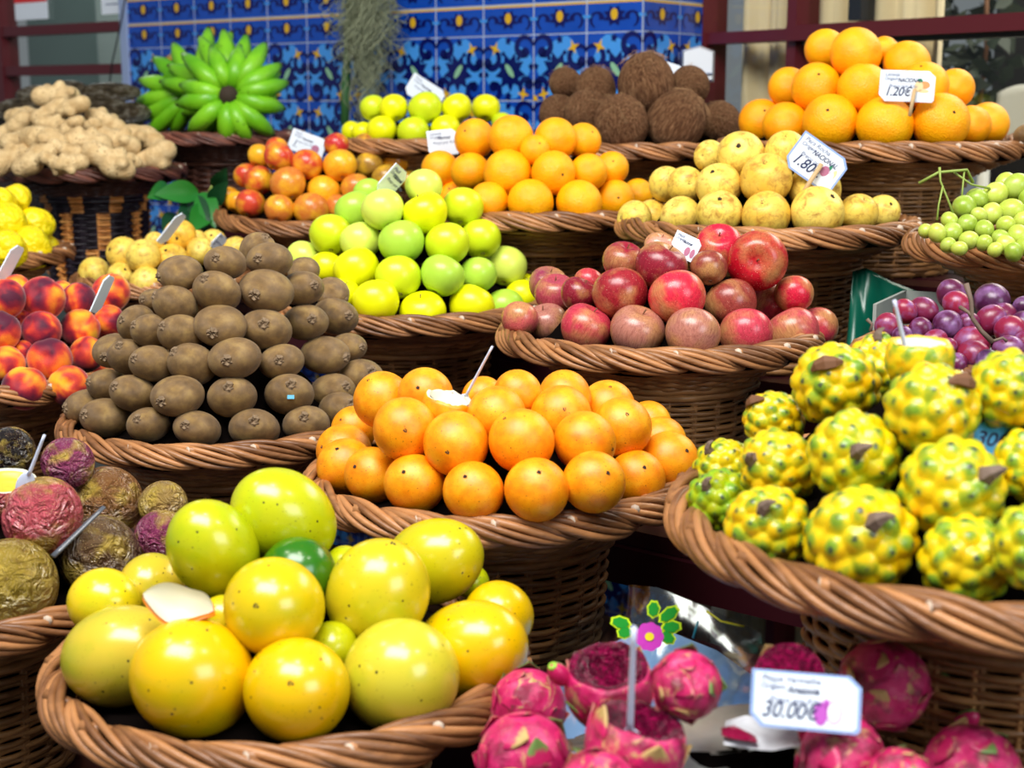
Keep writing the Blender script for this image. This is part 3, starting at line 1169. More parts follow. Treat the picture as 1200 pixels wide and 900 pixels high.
YA, GA, PA, YG = srgb(238, 236, 12), srgb(176, 214, 70), srgb(218, 232, 96), srgb(208, 224, 30)
ap = lambda c: {'c': c, 'a': {YA: 'yellow', GA: 'pale green', PA: 'whitish green', YG: 'yellow-green'}[c], 's': (rnd.uniform(-.45, .45), -.88, rnd.random() < .85)}
heap('green', 'apple', [
    [(402, 345, 19, {**ap(YA), 'd': .02}), (440, 354, 26, ap(YA)), (495, 367, 26, ap(YA)), (552, 359, 26, ap(YA)), (590, 362, 23, ap(GA)), (611, 347, 19, {**ap(YA), 'd': .02})],
    [(383, 315, 20, ap(YA)), (418, 315, 26, ap(YA)), (467, 325, 26, ap(YG)), (519, 323, 25, ap(GA)), (561, 322, 21, ap(GA)), (593, 312, 24, ap(PA)), (616, 334, 14, {**ap(YA), 'd': .05})],
    [(356, 303, 21, ap(PA)), (387, 275, 24, ap(YG)), (422, 283, 23, ap(PA)), (470, 284, 26, ap(GA)), (524, 286, 25, ap(YG)), (563, 280, 23, ap(YG))],
    [(416, 247, 23, {**ap(GA), 'd': .02}), (448, 246, 24, ap(PA)), (498, 250, 25, ap(YA)), (542, 243, 23, ap(YG))],
    [(432, 226, 17, {**ap(GA), 'd': .03}), (497, 219, 21, ap(PA))],
], lab('apple', 'the kiwi side', 'the green apple heap'), 'green and yellow apples', z0=.45)

R1, R2, R3, R4, R5 = srgb(196, 60, 78), srgb(140, 30, 48), srgb(206, 32, 60), srgb(178, 116, 100), srgb(184, 18, 36)
ra = lambda c, a, **k: {'c': c, 'a': a, 's': k.pop('s', (rnd.uniform(-.45, .45), -.86, rnd.random() < .75)), **k}
heap('red', 'redapple', [
    [(609, 374, 21, ra(srgb(204, 92, 92), 'dull pink')), (640, 379, 24, ra(R4, 'tan and pink')), (686, 384, 29, ra(R1, 'pink-red')), (746, 388, 31, ra(R4, 'tan and green')), (811, 391, 31, ra(R4, 'brownish')),
     (874, 391, 30, ra(R1, 'rosy')), (929, 390, 30, ra(srgb(190, 78, 84), 'dusky rose')), (957, 384, 24, ra(srgb(196, 62, 78), 'dull red', d=.02))],
    [(642, 334, 22, ra(srgb(150, 58, 84), 'mauve', d=.02)), (651, 345, 24, ra(srgb(176, 70, 84), 'dull red')), (678, 345, 21, ra(R2, 'glossy maroon')), (726, 345, 31, ra(srgb(156, 36, 46), 'red-brown')),
     (793, 349, 32, ra(srgb(222, 44, 68), 'bright pinkish red')), (856, 356, 29, ra(srgb(148, 62, 54), 'brown-red')), (902, 354, 26, ra(R1, 'speckled pink')), (930, 345, 22, ra(R3, 'cherry red'))],
    [(690, 331, 17, ra(srgb(200, 60, 70), 'small red', d=.03)), (731, 306, 24, ra(srgb(150, 20, 50), 'dark glossy red', s=(.2, -.85))), (775, 312, 30, ra(R2, 'deep maroon', s=(.4, -.85))),
     (831, 314, 21, ra(srgb(140, 60, 50), 'brownish red')), (888, 305, 34, ra(R5, 'big scarlet', s=(-.2, .1), flip=1))],
    [(772, 289, 17, ra(srgb(220, 150, 130), 'pale pink', d=.04)), (842, 290, 27, ra(R3, 'bright red', s=(-.1, -.6)))],
], lab('apple', 'the green apples', 'the red apple heap'), 'red apples', z0=.35)

ow = lambda **k: k
heap('mid', 'orange', [
    [(533, 234, 21, ow(d=.02)), (573, 236, 22), (622, 237, 26, {'s': (-.1, .6)}), (679, 238, 26), (721, 234, 22), (748, 227, 17, ow(d=.03))],
    [(516, 198, 21), (551, 201, 22), (595, 203, 27, {'s': (-.3, -.5)}), (649, 203, 25, {'s': (.4, .2)}), (690, 202, 21), (717, 197, 19)],
    [(556, 163, 23), (599, 161, 25, {'s': (-.4, -.3)}), (627, 176, 17, ow(d=.04)), (651, 163, 24, {'s': (.6, .3)}), (684, 165, 20)],
], lab('orange', 'the streaked apples', 'the middle heap', ['glossy', 'bright', 'round']), 'oranges in the middle heap', z0=.4)

og = {'c': (1, .92, 1)}
heap('orange', 'orange', [
    [(892, 142, 25, og), (921, 147, 26, {**og, 's': (.1, -.3)}), (973, 143, 31, {'s': (-.3, -.3)}), (1037, 146, 32, {'s': (-.1, -.7)}), (1103, 143, 32, {'s': (.2, -.2)}), (1138, 147, 22, {'c': (1, .85, 1)}), (1157, 145, 24)],
    [(924, 103, 23, og), (957, 103, 28, {'s': (-.1, -.4)}), (1012, 104, 29, {'s': (0, -.95)}), (1083, 100, 27), (1119, 104, 22)],
    [(967, 58, 23), (1003, 63, 29, {'s': (.7, .1)}), (1037, 59, 16, ow(d=.03)), (1063, 75, 26, {'s': (0, -.6)})],
], lab('orange', 'the coconuts', 'window pyramid', ['big', 'thick-skinned', 'round']), 'oranges in the pyramid', z0=.6)

heap('coconut', 'coconut', [
    [(655, 133, 22, ow(a='squat')), (688, 134, 26, ow(a='short-haired')), (727, 145, 31, ow(a='round')), (793, 142, 33, ow(a='tufted', s=(.5, -.8))), (842, 145, 25, ow(a='dark'))],
    [(662, 98, 18, ow(a='narrow')), (699, 103, 23, ow(a='streaky')), (756, 97, 32, ow(a='large pale-brown', s=(-.2, -.9))), (808, 100, 22, ow(a='dark-eyed', s=(-.3, -.3)))],
], lab('coconut', 'the yellow apples', 'the coconut stack'), 'coconuts', z0=.75, p=1.1)

pr = lambda s, c=(1, 1, 1), **k: {'s': s, 'c': c, **k}
PB = (.9, .78, .6)
heap('pear', 'pear', [
    [(744, 256, 20, pr((-.9, 0))), (764, 256, 21, pr((.8, .3), (.96, .86, .7))), (798, 254, 23, pr((-.5, -.6))), (843, 250, 26, pr((-.1, -.6))), (898, 252, 27, pr((-.3, -.5), PB)), (958, 249, 30, pr((.5, -.6))),
     (1006, 250, 22, pr((.2, -.7), (.92, .85, .7))), (1035, 248, 19, pr((.3, -.4)))],
    [(781, 216, 20, pr((.5, .2))), (804, 217, 21, pr((.1, 0))), (842, 218, 26, pr((-.4, -.6))), (898, 210, 29, pr((-.2, -.6), PB)), (955, 222, 29, pr((.5, -.5)))],
    [(832, 183, 18, pr((-.6, 0))), (868, 182, 27, pr((-.25, -.3))), (921, 177, 23, pr((-.1, -.7)))],
], lab('yellow pear', 'the middle oranges', 'pears above red apples', ['speckled', 'russet-marked', 'blotchy']), 'speckled pears above the red apples', z0=.45)

heap('pear_far', 'pear', [
    [(111, 320, 18, pr((-.3, .3))), (142, 324, 16, pr((.5, -.5))), (172, 331, 18, pr((.1, -.4))), (204, 318, 15, pr((.3, .2)))],
    [(144, 297, 19, pr((-.7, -.2), (1, .93, .8))), (168, 300, 19, pr((-.1, -.7))), (201, 305, 19, pr((-.2, -.6), (1, .9, .7))), (236, 294, 16, pr((0, -.2)))],
    [(181, 283, 11, pr((0, -.8))), (211, 276, 18, pr((0, .3), (1, .78, .4), a='orange-tinged')), (231, 281, 11, pr((.3, 0))), (250, 284, 15, pr((0, -.5))), (277, 293, 15, pr((.4, 0)))],
], lab('pear', 'the peach side', 'heap behind kiwis', ['pale yellow', 'creamy', 'smooth']), 'pale pears behind the kiwis', z0=.4, edge=.02)

heap('yapple', 'apple', [
    [(413, 155, 13, ap(YA)), (425, 156, 13, ap(YA)), (447, 153, 17, ap(YA)), (484, 155, 18, ap(YG)), (522, 152, 17, ap(YA)), (588, 144, 12, ap(YG))],
    [(437, 127, 15, ap(YG)), (461, 127, 16, ap(YA)), (498, 127, 19, ap(YG)), (535, 127, 17, ap(YA)), (569, 127, 16, ap(YA))],
], lab('apple', 'the moss side', 'heap by the tiles', ['glossy']), 'yellow apples by the tiles', z0=.7, p=1.0)

SY, SR, SO, SB = srgb(250, 170, 30), srgb(206, 70, 44), srgb(214, 128, 50), srgb(160, 124, 50)
st = lambda c, a, **k: {'c': c, 'a': a, 's': (rnd.uniform(-.45, .45), -.86, True), **k}
heap('streak', 'streak', [
    [(268, 231, 12, st(SY, 'orange')), (278, 237, 13, st(SY, 'yellow')), (293, 239, 17, st(SR, 'red')), (327, 245, 17, st(SO, 'rosy')), (364, 246, 20, st(SO, 'amber')), (396, 243, 15, st(SO, 'dull orange', d=.02))],
    [(288, 206, 14, st(SR, 'pale red')), (303, 212, 17, st(SR, 'flame red')), (337, 216, 20, st(SO, 'gold and red')), (379, 225, 19, st(SY, 'golden')), (417, 221, 17, st(SO, 'rusty')), (453, 210, 17, st(SB, 'olive')), (478, 212, 12, st(SB, 'small olive'))],
    [(305, 183, 14, st(SY, 'yellowish')), (327, 184, 17, st(SR, 'red-cheeked')), (360, 193, 18, st(SR, 'red')), (399, 194, 19, st(SY, 'golden')), (433, 194, 16, st(SB, 'khaki')), (463, 190, 16, st(SY, 'bright yellow and red'))],
    [(324, 174, 13, st(SR, 'small red', d=.02)), (394, 170, 14, st(srgb(196, 50, 50), 'crimson')), (430, 173, 17, st(srgb(160, 96, 50), 'brown'))],
], lab('streaked apple', 'the banana side', 'the tilted basket'), 'streaked apples in the tilted basket', z0=.5, edge=.02)

heap('peach', 'peach', [
    [(29, 455, 25), (81, 452, 23), (118, 443, 18)],
    [(8, 427, 21), (27, 412, 13, ow(d=.03)), (58, 422, 25), (102, 415, 20), (131, 400, 17, ow(d=.03))],
    [(0, 388, 23), (27, 376, 13, ow(d=.03)), (48, 388, 23), (94, 385, 22), (128, 375, 17)],
    [(6, 350, 23), (50, 350, 25), (92, 352, 20), (130, 343, 22)],
    [(19, 338, 16, ow(d=.02)), (72, 342, 13, ow(d=.03))],
], lab('velvety peach', 'the kiwi side', 'the peach heap', ['red-cheeked', 'blushing', 'dusky'], rev=True), 'peaches', z0=.35)

MY, MG, MP = srgb(230, 182, 2), srgb(184, 188, 10), srgb(204, 180, 50)
mk = lambda c, a, s=None, **k: {'c': c, 'a': a, **({'s': s} if s else {}), **k}
heap('front', 'maracuja', [
    [(142, 769, 57, mk(MP, 'black-spotted long', (.9, -.3), k='maracuja_long')), (226, 795, 66, mk(MY, 'big golden', (-.5, -.5))), (347, 808, 60, mk(MY, 'round brown-eyed', (.05, -.3))),
     (470, 793, 64, mk(srgb(206, 192, 50), 'dull mottled', (.1, -.45))), (551, 763, 57, mk(MY, 'bright waxy', (.7, -.4), k='maracuja_long'))],
    [(122, 706, 38, mk(srgb(232, 200, 20), 'flat yellow', (.8, 0))), (178, 686, 37, mk(srgb(206, 180, 40), 'dark-scratched'), ), (262, 728, 28, mk(srgb(208, 186, 20), 'half-hidden', d=.03)), (321, 710, 57, mk(srgb(214, 184, 8), 'dark-dotted', (-.15, -.15))),
     (388, 760, 30, mk(MG, 'small greenish', d=.03)), (442, 695, 58, mk(srgb(206, 186, 26), 'smooth pale', (.3, -.9))), (584, 722, 39, mk(MY, 'shiny'))],
    [(250, 644, 49, mk(srgb(188, 188, 10), 'greenish', (-.35, -.8), k='maracuja_long')), (349, 674, 42, mk(srgb(40, 104, 6), 'dark green', (.2, -.5), d=.02)), (333, 607, 52, mk(srgb(186, 190, 10), 'lime-coloured', (-.65, -.6), k='maracuja_long')),
     (404, 662, 22, mk(MG, 'small green', d=.05)), (508, 658, 48, mk(srgb(196, 184, 16), 'long', (.8, -.4), k='maracuja_long')), (552, 682, 20, mk(MG, 'tiny visible', d=.04))],
], lab('passion fruit', 'the purple fruit', 'the front heap'), 'large yellow passion fruits', z0=.45, edge=.0, p=1.15)

P1, P2, P3 = srgb(176, 74, 84), srgb(150, 122, 66), srgb(128, 50, 86)
heap('purple', 'purple', [
    [(14, 686, 50, mk(srgb(140, 118, 40), 'speckled olive', (.1, 0))), (116, 654, 46, mk(srgb(96, 74, 50), 'grey-brown wrinkled', (.7, .2)))],
    [(51, 606, 43, mk(P1, 'pink and green creased', (-.8, .1))), (126, 588, 38, mk(srgb(124, 84, 46), 'bronze', (.6, .1))), (192, 632, 32, mk(P3, 'plum-coloured')), (191, 592, 26, mk(P2, 'mustard'))],
    [(8, 577, 36, {'c': P1, 'a': 'halved', 'k': 'purple_cut', 's': (.1, -.93)}), (80, 544, 29, mk(P3, 'bright purple', (.3, -.1))), (12, 530, 27, mk(srgb(26, 18, 16), 'blackish shrivelled', d=.05))],
], lab('passion fruit', 'the edge', 'purple heap'), 'wrinkled passion fruits', z0=.35, edge=.0)

ZG = (.72, .95, 1)
zt = lambda a, s, c=W, **k: {'a': a, 's': s, 'c': c, **k}
heap('pitaya', 'pitaya', [
    [(843, 588, 38, zt('greenish', (-.5, -.5), (.45, .82, 1))), (899, 619, 50, zt('paler', (-.25, -.5), (.95, .97, 1))), (1008, 633, 64, zt('biggest', (0, -.4))), (1132, 656, 52, zt('short-stalked', (.5, -.15), (.92, 1, 1))),
     (1213, 640, 50, zt('smooth greenish', (0, -.9), (.8, .98, 1)))],
    [(850, 550, 36, zt('small green-tipped', (-.6, -.6), (.85, 1, 1))), (912, 547, 44, zt('brown-stalked', (-.8, -.2))), (1002, 535, 54, zt('grey-stalked', (-.2, -.15), (.88, 1, 1))), (1117, 572, 60, zt('bent-stalked', (.3, -.3))),
     (1208, 545, 42, zt('smooth yellow', (.4, .8)))],
    [(907, 493, 35, zt('leafy', (-.7, -.6), k='pitaya_flap')), (980, 452, 50, zt('flat-stalked', (-.4, -.45), k='pitaya_flap')), (1093, 480, 54, zt('rough-stalked', (.4, -.55), k='pitaya_flap')), (1184, 456, 46, zt('pure yellow', (.6, -.3)))],
    [(1030, 427, 36, zt('hidden', (-.2, -.8), d=.04)), (1078, 420, 38, zt('cut-open', (0, -.97), k='pitaya_cut', d=.02))],
], lab('yellow pitaya', 'the granadilla side', 'the knobbly heap'), 'yellow pitayas', z0=.3, edge=.0, p=1.2)

heap('quince', 'quince', [
    [(10, 292, 22, {'s': (.3, -.8)}), (36, 290, 24, {'s': (.2, -.85)}), (56, 292, 16, {'s': (.2, -.9), 'd': .03})],
    [(7, 260, 22, {'s': (-.2, .2)}), (42, 262, 20, {'s': (-.3, -.7)})],
    [(4, 235, 15, {'s': (0, -.8)}), (21, 232, 15, {'s': (.4, .7)})],
], lab('yellow quince', 'the striped basket', 'quince heap', ['knobbly', 'lumpy', 'bumpy'], rev=True), 'quinces', z0=.5, edge=.02)

rp = heap('redpit', 'redpitaya', [
    [(612, 893, 54, zt('smooth magenta', (.25, -.5))), (700, 925, 44, zt('pink', (0, -.6))), (985, 888, 48, zt('glossy pink', (-.1, .1))), (1053, 915, 36, zt('half-hidden', (.3, -.3))), (1137, 905, 52, zt('wide magenta', (.5, 0)))],
    [(618, 830, 42, zt('scaly', (.1, -.8))), (745, 872, 56, zt('hollowed red', (.25, -.95), k='redpitaya_cut', d=-.02)), (1108, 848, 30, zt('small purple', (.3, 0), d=.02))],
    [(714, 803, 50, zt('scooped dark', (-.05, -.9), k='redpitaya_cut')), (804, 802, 38, zt('tan-patched', (.2, .1))), (926, 796, 40, zt('halved', (-.05, -.5), k='redpitaya_half')), (1034, 803, 50, zt('blotchy tan', (.1, -.5)))],
], lab('red pitaya', 'the yellow passion fruit', 'the front display'), 'red pitayas', z0=.2, edge=-.06, p=1.2, mound=.035)

for _o, _sk in zip(rp, (None, None, None, None, None, None, .3, None, .3, None, 0.0, None)):
    place_bracts(_o, hash_(_o.name) + int(_o.location.x * 1000), 17, _sk)
# ------------------------------------------------------------------ relaxed clusters (grapes)
def relax(pts, d, slack=.93, it=120):
    rays = [ray(p[0], p[1]) for p in pts]
    ts = list(d)
    for _ in range(it):
        for i in range(len(pts)):
            for j in range(i + 1, len(pts)):
                dist = (rays[i] * ts[i] - rays[j] * ts[j]).length
                need = (pts[i][2] * ts[i] + pts[j][2] * ts[j]) / F * slack
                if dist < need:
                    s_ = (need - dist) * .25
                    if ts[i] > ts[j]:
                        s_ = -s_
                    ts[i] -= s_
                    ts[j] += s_
    return [CAM + r_ * t_ for r_, t_ in zip(rays, ts)], ts


def grape_bunch(raw, ox, oy, k, d0, slope, mat, label, stalks, seed, group=None):
    r = random.Random(seed)
    pts = [(ox + x / k, oy + y / k, q / k) for x, y, q in raw]
    ym = sum(p[1] for p in pts) / len(pts)
    pos, ts = relax(pts, [d0 + (ym - p[1]) * slope for p in pts])
    e = obj('grape_bunch', None, loc=sum(pos, Vector()) / len(pos) - Vector((0, 0, .05)), label=label, cat='grapes')
    gm = body('grape', mat, (1, 1, 1.14), .02, seed, nu=24, nv=16)
    nub = pebble('stalk_scar', M['stemwood'], .12, 1.11, seed, .05, 0, 8)
    for p, q, t_ in zip(pos, pts, ts):
        g = obj('grape', gm, e, p - e.location, frame_to(facing(r.uniform(-.8, .8), r.uniform(-.9, .9)), r.uniform(0, 6)), q[2] * t_ / F * 1.08)
    for st_ in stalks:
        mb = MB()
        w = st_[0]
        pp = [at(x, y, dd) - e.location for x, y, dd in st_[1:]]
        mb.tube(pp, [w * (1.25 if i in (0, len(pp) - 1) else 1) for i in range(len(pp))], 6)
        obj('stalk', mb.mesh('stalk', [M['stemgreen'] if seed == 3 else M['stemgrey']]), e)
    return e


G1 = [(450, 218, 46), (500, 185, 42), (575, 165, 45), (560, 245, 40), (640, 232, 47), (462, 286, 38), (530, 307, 36), (400, 320, 38), (340, 322, 34), (293, 314, 28), (390, 272, 32), (468, 352, 36),
      (660, 135, 48), (618, 122, 40), (618, 290, 35), (690, 275, 38), (670, 332, 40), (598, 345, 34), (530, 362, 30), (620, 372, 36), (575, 390, 28), (385, 372, 30), (720, 190, 44), (730, 110, 44), (740, 250, 44),
      (740, 330, 44), (700, 380, 40), (430, 385, 28), (650, 400, 34), (510, 250, 30), (780, 160, 44), (800, 250, 44), (800, 330, 44)]
grape_bunch(G1, 1000, 180, 3.46, 1.60, .0012, M['ggrape'], 'bunch of pale green grapes with bare stalks spilling from the corner basket',
            [(.0016, (1077, 215, 1.62), (1100, 202, 1.61), (1133, 199, 1.62), (1140, 214, 1.63)), (.0012, (1101, 196, 1.60), (1102, 212, 1.6), (1110, 232, 1.6), (1117, 250, 1.6)),
             (.0010, (1105, 218, 1.6), (1100, 240, 1.6), (1098, 258, 1.6)), (.0011, (1118, 202, 1.62), (1138, 216, 1.62), (1160, 221, 1.63)), (.0010, (1130, 200, 1.62), (1128, 222, 1.62), (1127, 232, 1.62))], 3)
G2 = [(142, 705, 52), (210, 640, 44), (285, 638, 52), (382, 693, 56), (400, 572, 56), (420, 612, 50), (465, 690, 42), (562, 597, 66), (556, 677, 56), (636, 716, 57), (272, 715, 45), (475, 770, 66), (487, 818, 58),
      (628, 795, 55), (385, 780, 32), (610, 660, 50), (690, 690, 50), (700, 770, 50), (330, 760, 44), (200, 740, 40), (420, 850, 40), (550, 850, 50), (760, 640, 55), (770, 730, 55), (690, 620, 40)]
grape_bunch(G2, 1000, 180, 3.46, 1.42, .0010, M['rgrape'], 'bunch of red and violet grapes lying behind the yellow pitayas',
            [(.0022, (1132, 332, 1.36), (1138, 352, 1.36), (1139, 372, 1.36), (1150, 388, 1.36), (1163, 401, 1.36)), (.0016, (1139, 372, 1.36), (1135, 366, 1.36), (1125, 360, 1.37)),
             (.0015, (1016, 374, 1.42), (1022, 380, 1.42), (1020, 388, 1.42)), (.0013, (1160, 401, 1.36), (1175, 396, 1.36), (1180, 400, 1.36))], 4)

# ------------------------------------------------------------------ ginger
DG = bpy.context.evaluated_depsgraph_get


def ginger_mesh(seed):
    r = random.Random(seed)
    mb = MB()

    def blob(p, rr, s3):
        v, f, T, P = sphere_grid(14, 9, lambda T, P: np.stack([np.sin(T) * np.cos(P) * rr * s3[0], np.sin(T) * np.sin(P) * rr * s3[1], np.cos(T) * rr * s3[2]], -1))
        mb.add(v + np.array(p), f)
    x = -.6
    for k in range(4):
        blob((x, r.uniform(-.1, .1), r.uniform(-.1, .1)), r.uniform(.42, .56), (1.1, .95, .9))
        x += r.uniform(.34, .46)
    for k in range(3):
        a = r.uniform(0, 2 * PI)
        bx = r.uniform(-.5, .6)
        for q in range(2):
            d_ = .30 + .2 * q
            blob((bx + .1 * q, math.cos(a) * d_, math.sin(a) * d_ * .7), .30 - .05 * q, (1, 1, 1))
    me = mb.mesh('ginger_raw', [M['ginger']])
    o = bpy.data.objects.new('ginger_tmp', me)
    COL.objects.link(o)
    md = o.modifiers.new('r', 'REMESH')
    md.mode = 'VOXEL'
    md.voxel_size = .06
    md2 = o.modifiers.new('s', 'SMOOTH')
    md2.iterations = 4
    md2.factor = .6
    dg = DG()
    res = bpy.data.meshes.new_from_object(o.evaluated_get(dg), depsgraph=dg)
    bpy.data.objects.remove(o)
    res.name = 'ginger'
    res.materials.clear()
    res.materials.append(M['ginger'])
    res.polygons.foreach_set('use_smooth', np.ones(len(res.polygons), dtype=bool))
    return res


KIND['ginger'] = dict(name='ginger_root', cat='ginger', bodies=[ginger_mesh(s) for s in (1, 2, 3, 4)], parts=[])
gz = lambda x, y, r_: (x, y, r_, {'s': (rnd.uniform(-.4, .4), rnd.uniform(-.5, .2)), 'roll': rnd.uniform(-.6, .6)})
_old = heap('ginger', 'ginger', [
    [gz(12, 187, 22), gz(40, 186, 22), gz(64, 190, 15), gz(84, 192, 16), gz(128, 188, 24), gz(148, 186, 15), gz(176, 184, 22)],
    [gz(8, 170, 18), gz(26, 167, 19), gz(52, 162, 26), gz(78, 176, 17), gz(103, 168, 22), gz(138, 166, 22), gz(164, 160, 25)],
    [gz(14, 150, 19), gz(38, 147, 18), gz(62, 146, 15), gz(82, 148, 15), gz(100, 150, 15), gz(124, 145, 20)],
    [gz(27, 135, 18), gz(58, 131, 18), gz(86, 126, 17)],
    [gz(66, 112, 20)],
], lab('ginger root', 'the window side', 'the ginger heap', ['branching', 'stubby', 'knotty', 'lumpy']), 'ginger roots', z0=.3, edge=-.02, p=1.1)
for _o in _old:
    _o.scale = [s_ * 1.18 for s_ in _o.scale]


# ------------------------------------------------------------------ bananas
def banana_bunch():
    base = at(268, 112, 2.98)
    e = obj('banana_bunch', None, loc=base, label='big bunch of green bananas fanned out against the blue tiles', cat='bananas')
    k = 5.0

    def finger(tipx, tipy, hx, hy, d0, out, back, w=.0190):
        tx, ty = 150 + tipx / k, 20 + tipy / k
        hx, hy = 150 + hx / k, 20 + hy / k
        pts = []
        n = 11
        dx, dy = tx - hx, ty - hy
        for i in range(n):
            s_ = i / (n - 1)
            q = .10 + .90 * s_
            sag = math.sin(PI * s_) * 2.5
            pts.append(at(hx + dx * q - dy / 60 * sag * .6, hy + dy * q + sag * .4, d0 - out * math.sin(PI * (.15 + .75 * s_)) + back * s_) - base)
        rad = [w * z for z in (.34, .55, .86, 1.0, 1.05, 1.06, 1.04, 1.0, .90, .66, .40)]
        mb = MB()
        mb.tube(pts, rad, 6)
        me = mb.mesh('banana', [M['banana']])
        b = obj('banana', me, e)
        mb = MB()
        a, c = Vector(pts[-1]), Vector(pts[-2])
        u = (a - c).normalized()
        mb.tube([a - u * .002, a + u * .005, a + u * .009], [w * .32, w * .26, w * .2], 6)
        obj('tip', mb.mesh('tip', [M['calyx_dark']]), b)
    H = (590, 455)
    for tx, ty in [(298, 508), (368, 668), (585, 742), (712, 732), (842, 682), (905, 535), (925, 388), (885, 285), (800, 165), (655, 178), (492, 185), (330, 225), (318, 400)]:
        finger(tx, ty, *H, 2.97, .05, .02)
    for tx, ty in [(690, 118), (560, 88), (425, 128), (250, 290), (205, 380), (880, 330), (860, 470), (460, 700), (335, 560)]:
        finger(tx, ty, 590, 440, 3.04, .03, .03)
    for tx, ty in [(78, 372), (62, 492), (82, 588), (118, 690), (160, 245), (270, 165), (470, 75), (600, 100), (260, 680)]:
        finger(tx, ty, 400, 430, 3.09, .02, .05)
    mb = MB()
    mb.tube([at(262, 106, 3.1) - base, at(267, 111, 3.0) - base, at(268, 112, 2.925) - base], [.030, .024, .019], 14)
    obj('stalk', mb.mesh('stalk', [M['calyx_dark']]), e)


banana_bunch()


# ------------------------------------------------------------------ price cards
def text(parent, s, x, y, size, mat, shear=0.0, bold=0.0, w=1.0, name='lettering'):
    cu = bpy.data.curves.new(name, 'FONT')
    cu.body = s
    cu.size = size
    cu.shear = shear
    cu.offset = bold
    cu.extrude = .00012
    tmp = bpy.data.objects.new('text_tmp', cu)
    COL.objects.link(tmp)
    me = bpy.data.meshes.new_from_object(tmp.evaluated_get(DG()))
    bpy.data.objects.remove(tmp)
    me.materials.clear()
    me.materials.append(mat)
    o = obj(name, me, parent, (x, y, .0011))
    o.scale = (w, 1, 1)
    return o


def card(px, py, d, w, h, ang, label, head='', orig='', hand='', price='', yaw=0.0, pitch=0.0, stick=None, pic=None, edge=False, cut=.16, preco=True):
    """w, h in photo pixels at that distance; ang = clockwise turn in degrees"""
    s_ = d / F
    W_, H_ = w * s_, h * s_
    zf = (CAM - at(px, py, d)).normalized()
    x = (RT - zf * RT.dot(zf)).normalized()
    y = zf.cross(x)
    Rm = Matrix((x, y, zf)).transposed() @ Matrix.Rotation(-math.radians(ang), 3, 'Z') @ Matrix.Rotation(math.radians(yaw), 3, 'Y') @ Matrix.Rotation(math.radians(pitch), 3, 'X')
    e = obj('price_card', None, loc=at(px, py, d), rot=Rm, label=label, cat='price card')
    c = cut * H_ * 1.3
    hw, hh = W_ / 2, H_ / 2
    o8 = [(-hw, hh), (hw - c, hh), (hw, hh - c * .9), (hw, -hh + c * .3), (hw - c * .3, -hh), (-hw + c, -hh), (-hw, -hh + c)]
    mb = MB()
    n = len(o8)

    def slab(sc_, z0, z1, mi):
        q = [(a * sc_[0], b * sc_[1]) for a, b in o8]
        mb.add([(a, b, z0) for a, b in q] + [(a, b, z1) for a, b in q],
               [tuple(range(n)), tuple(range(n, 2 * n))[::-1]] + [(i, n + i, n + (i + 1) % n, (i + 1) % n) for i in range(n)], mi)
    slab((1, 1), -.0008, .0006, 1 if edge else 0)
    slab((1 - .07 * (1 if edge else .3), 1 - .10 * (1 if edge else .3)), .0006, .0009, 0)
    obj('card', mb.mesh('card', [M['paper'], M['card_edge']], smooth=False), e)
    if head:
        text(e, head, -hw * .82, hh * .62, H_ * .16, M['print'], .2, 0.0, 1.0)
    if orig:
        text(e, orig, -hw * .84, hh * .36, H_ * .14, M['print'], .2, 0.0, 1.0)
    if hand:
        text(e, hand, -hw * .34, hh * .26, H_ * .18, M['ink'], .3, H_ * .003, .78)
    if preco and (price or head):
        text(e, 'Preço por Kilo', -hw * .66, -hh * .10, H_ * .15, M['print'], .2)
    if price:
        text(e, price, -hw * .80, -hh * .62, H_ * .40, M['ink'], .3, H_ * .004, .86)
    if pic:
        mb = MB()
        for (qx, qy, rx, ry, mi) in pic:
            a = np.linspace(0, 2 * PI, 17)[:-1]
            mb.poly([(qx * hw + rx * hw * math.cos(t_), qy * hh + ry * hh * math.sin(t_), .0010 + .00005 * mi) for t_ in a], mi)
        obj('printed_fruit', mb.mesh('printed_fruit', PICM, smooth=False), e)
    if stick:
        mb = MB()
        p0 = at(*stick[0], d - .006) - e.location
        p1 = at(*stick[1], d - .004) - e.location
        Ri = Rm.transposed()
        p0, p1 = Ri @ p0, Ri @ p1
        mb.tube([p0, (p0 + p1) / 2, p1], stick[2] * s_ / 2, 6, flat=.6)
        obj('stick', mb.mesh('stick', [M['wood_stick']]), e)
    return e


PICM = [plain('print_orange', srgb(244, 160, 100), .6), plain('print_green', srgb(20, 130, 90), .6), plain('print_cream', srgb(244, 214, 160), .6), plain('print_magenta', srgb(190, 84, 190), .6),
        plain('print_white', srgb(250, 240, 252), .6), plain('print_rose', srgb(180, 110, 140), .6)]
card(1063, 101, 2.03, 63, 36, 2, 'white price card reading 1.20 stuck in the orange pyramid', 'Laranja', 'Origem:', 'NACIONAL', '1.20€', stick=((1072, 104), (1066, 136), 5),
     pic=[(.42, .0, .16, .34, 2), (.62, .1, .2, .25, 0), (.45, .34, .10, .16, 1), (.6, -.28, .2, .12, 2)])
card(957, 191, 1.86, 66, 46, 35, 'tilted white price card reading 1.80 on a stick among the speckled pears', 'Pera Rocha', 'Origem:', 'NACIONAL', '1.80€', edge=True, stick=((963, 192), (937, 232), 6),
     pic=[(.40, -.1, .16, .28, 5), (.5, .12, .06, .24, 1), (.62, -.2, .16, .3, 4), (.74, .0, .08, .26, 2)])
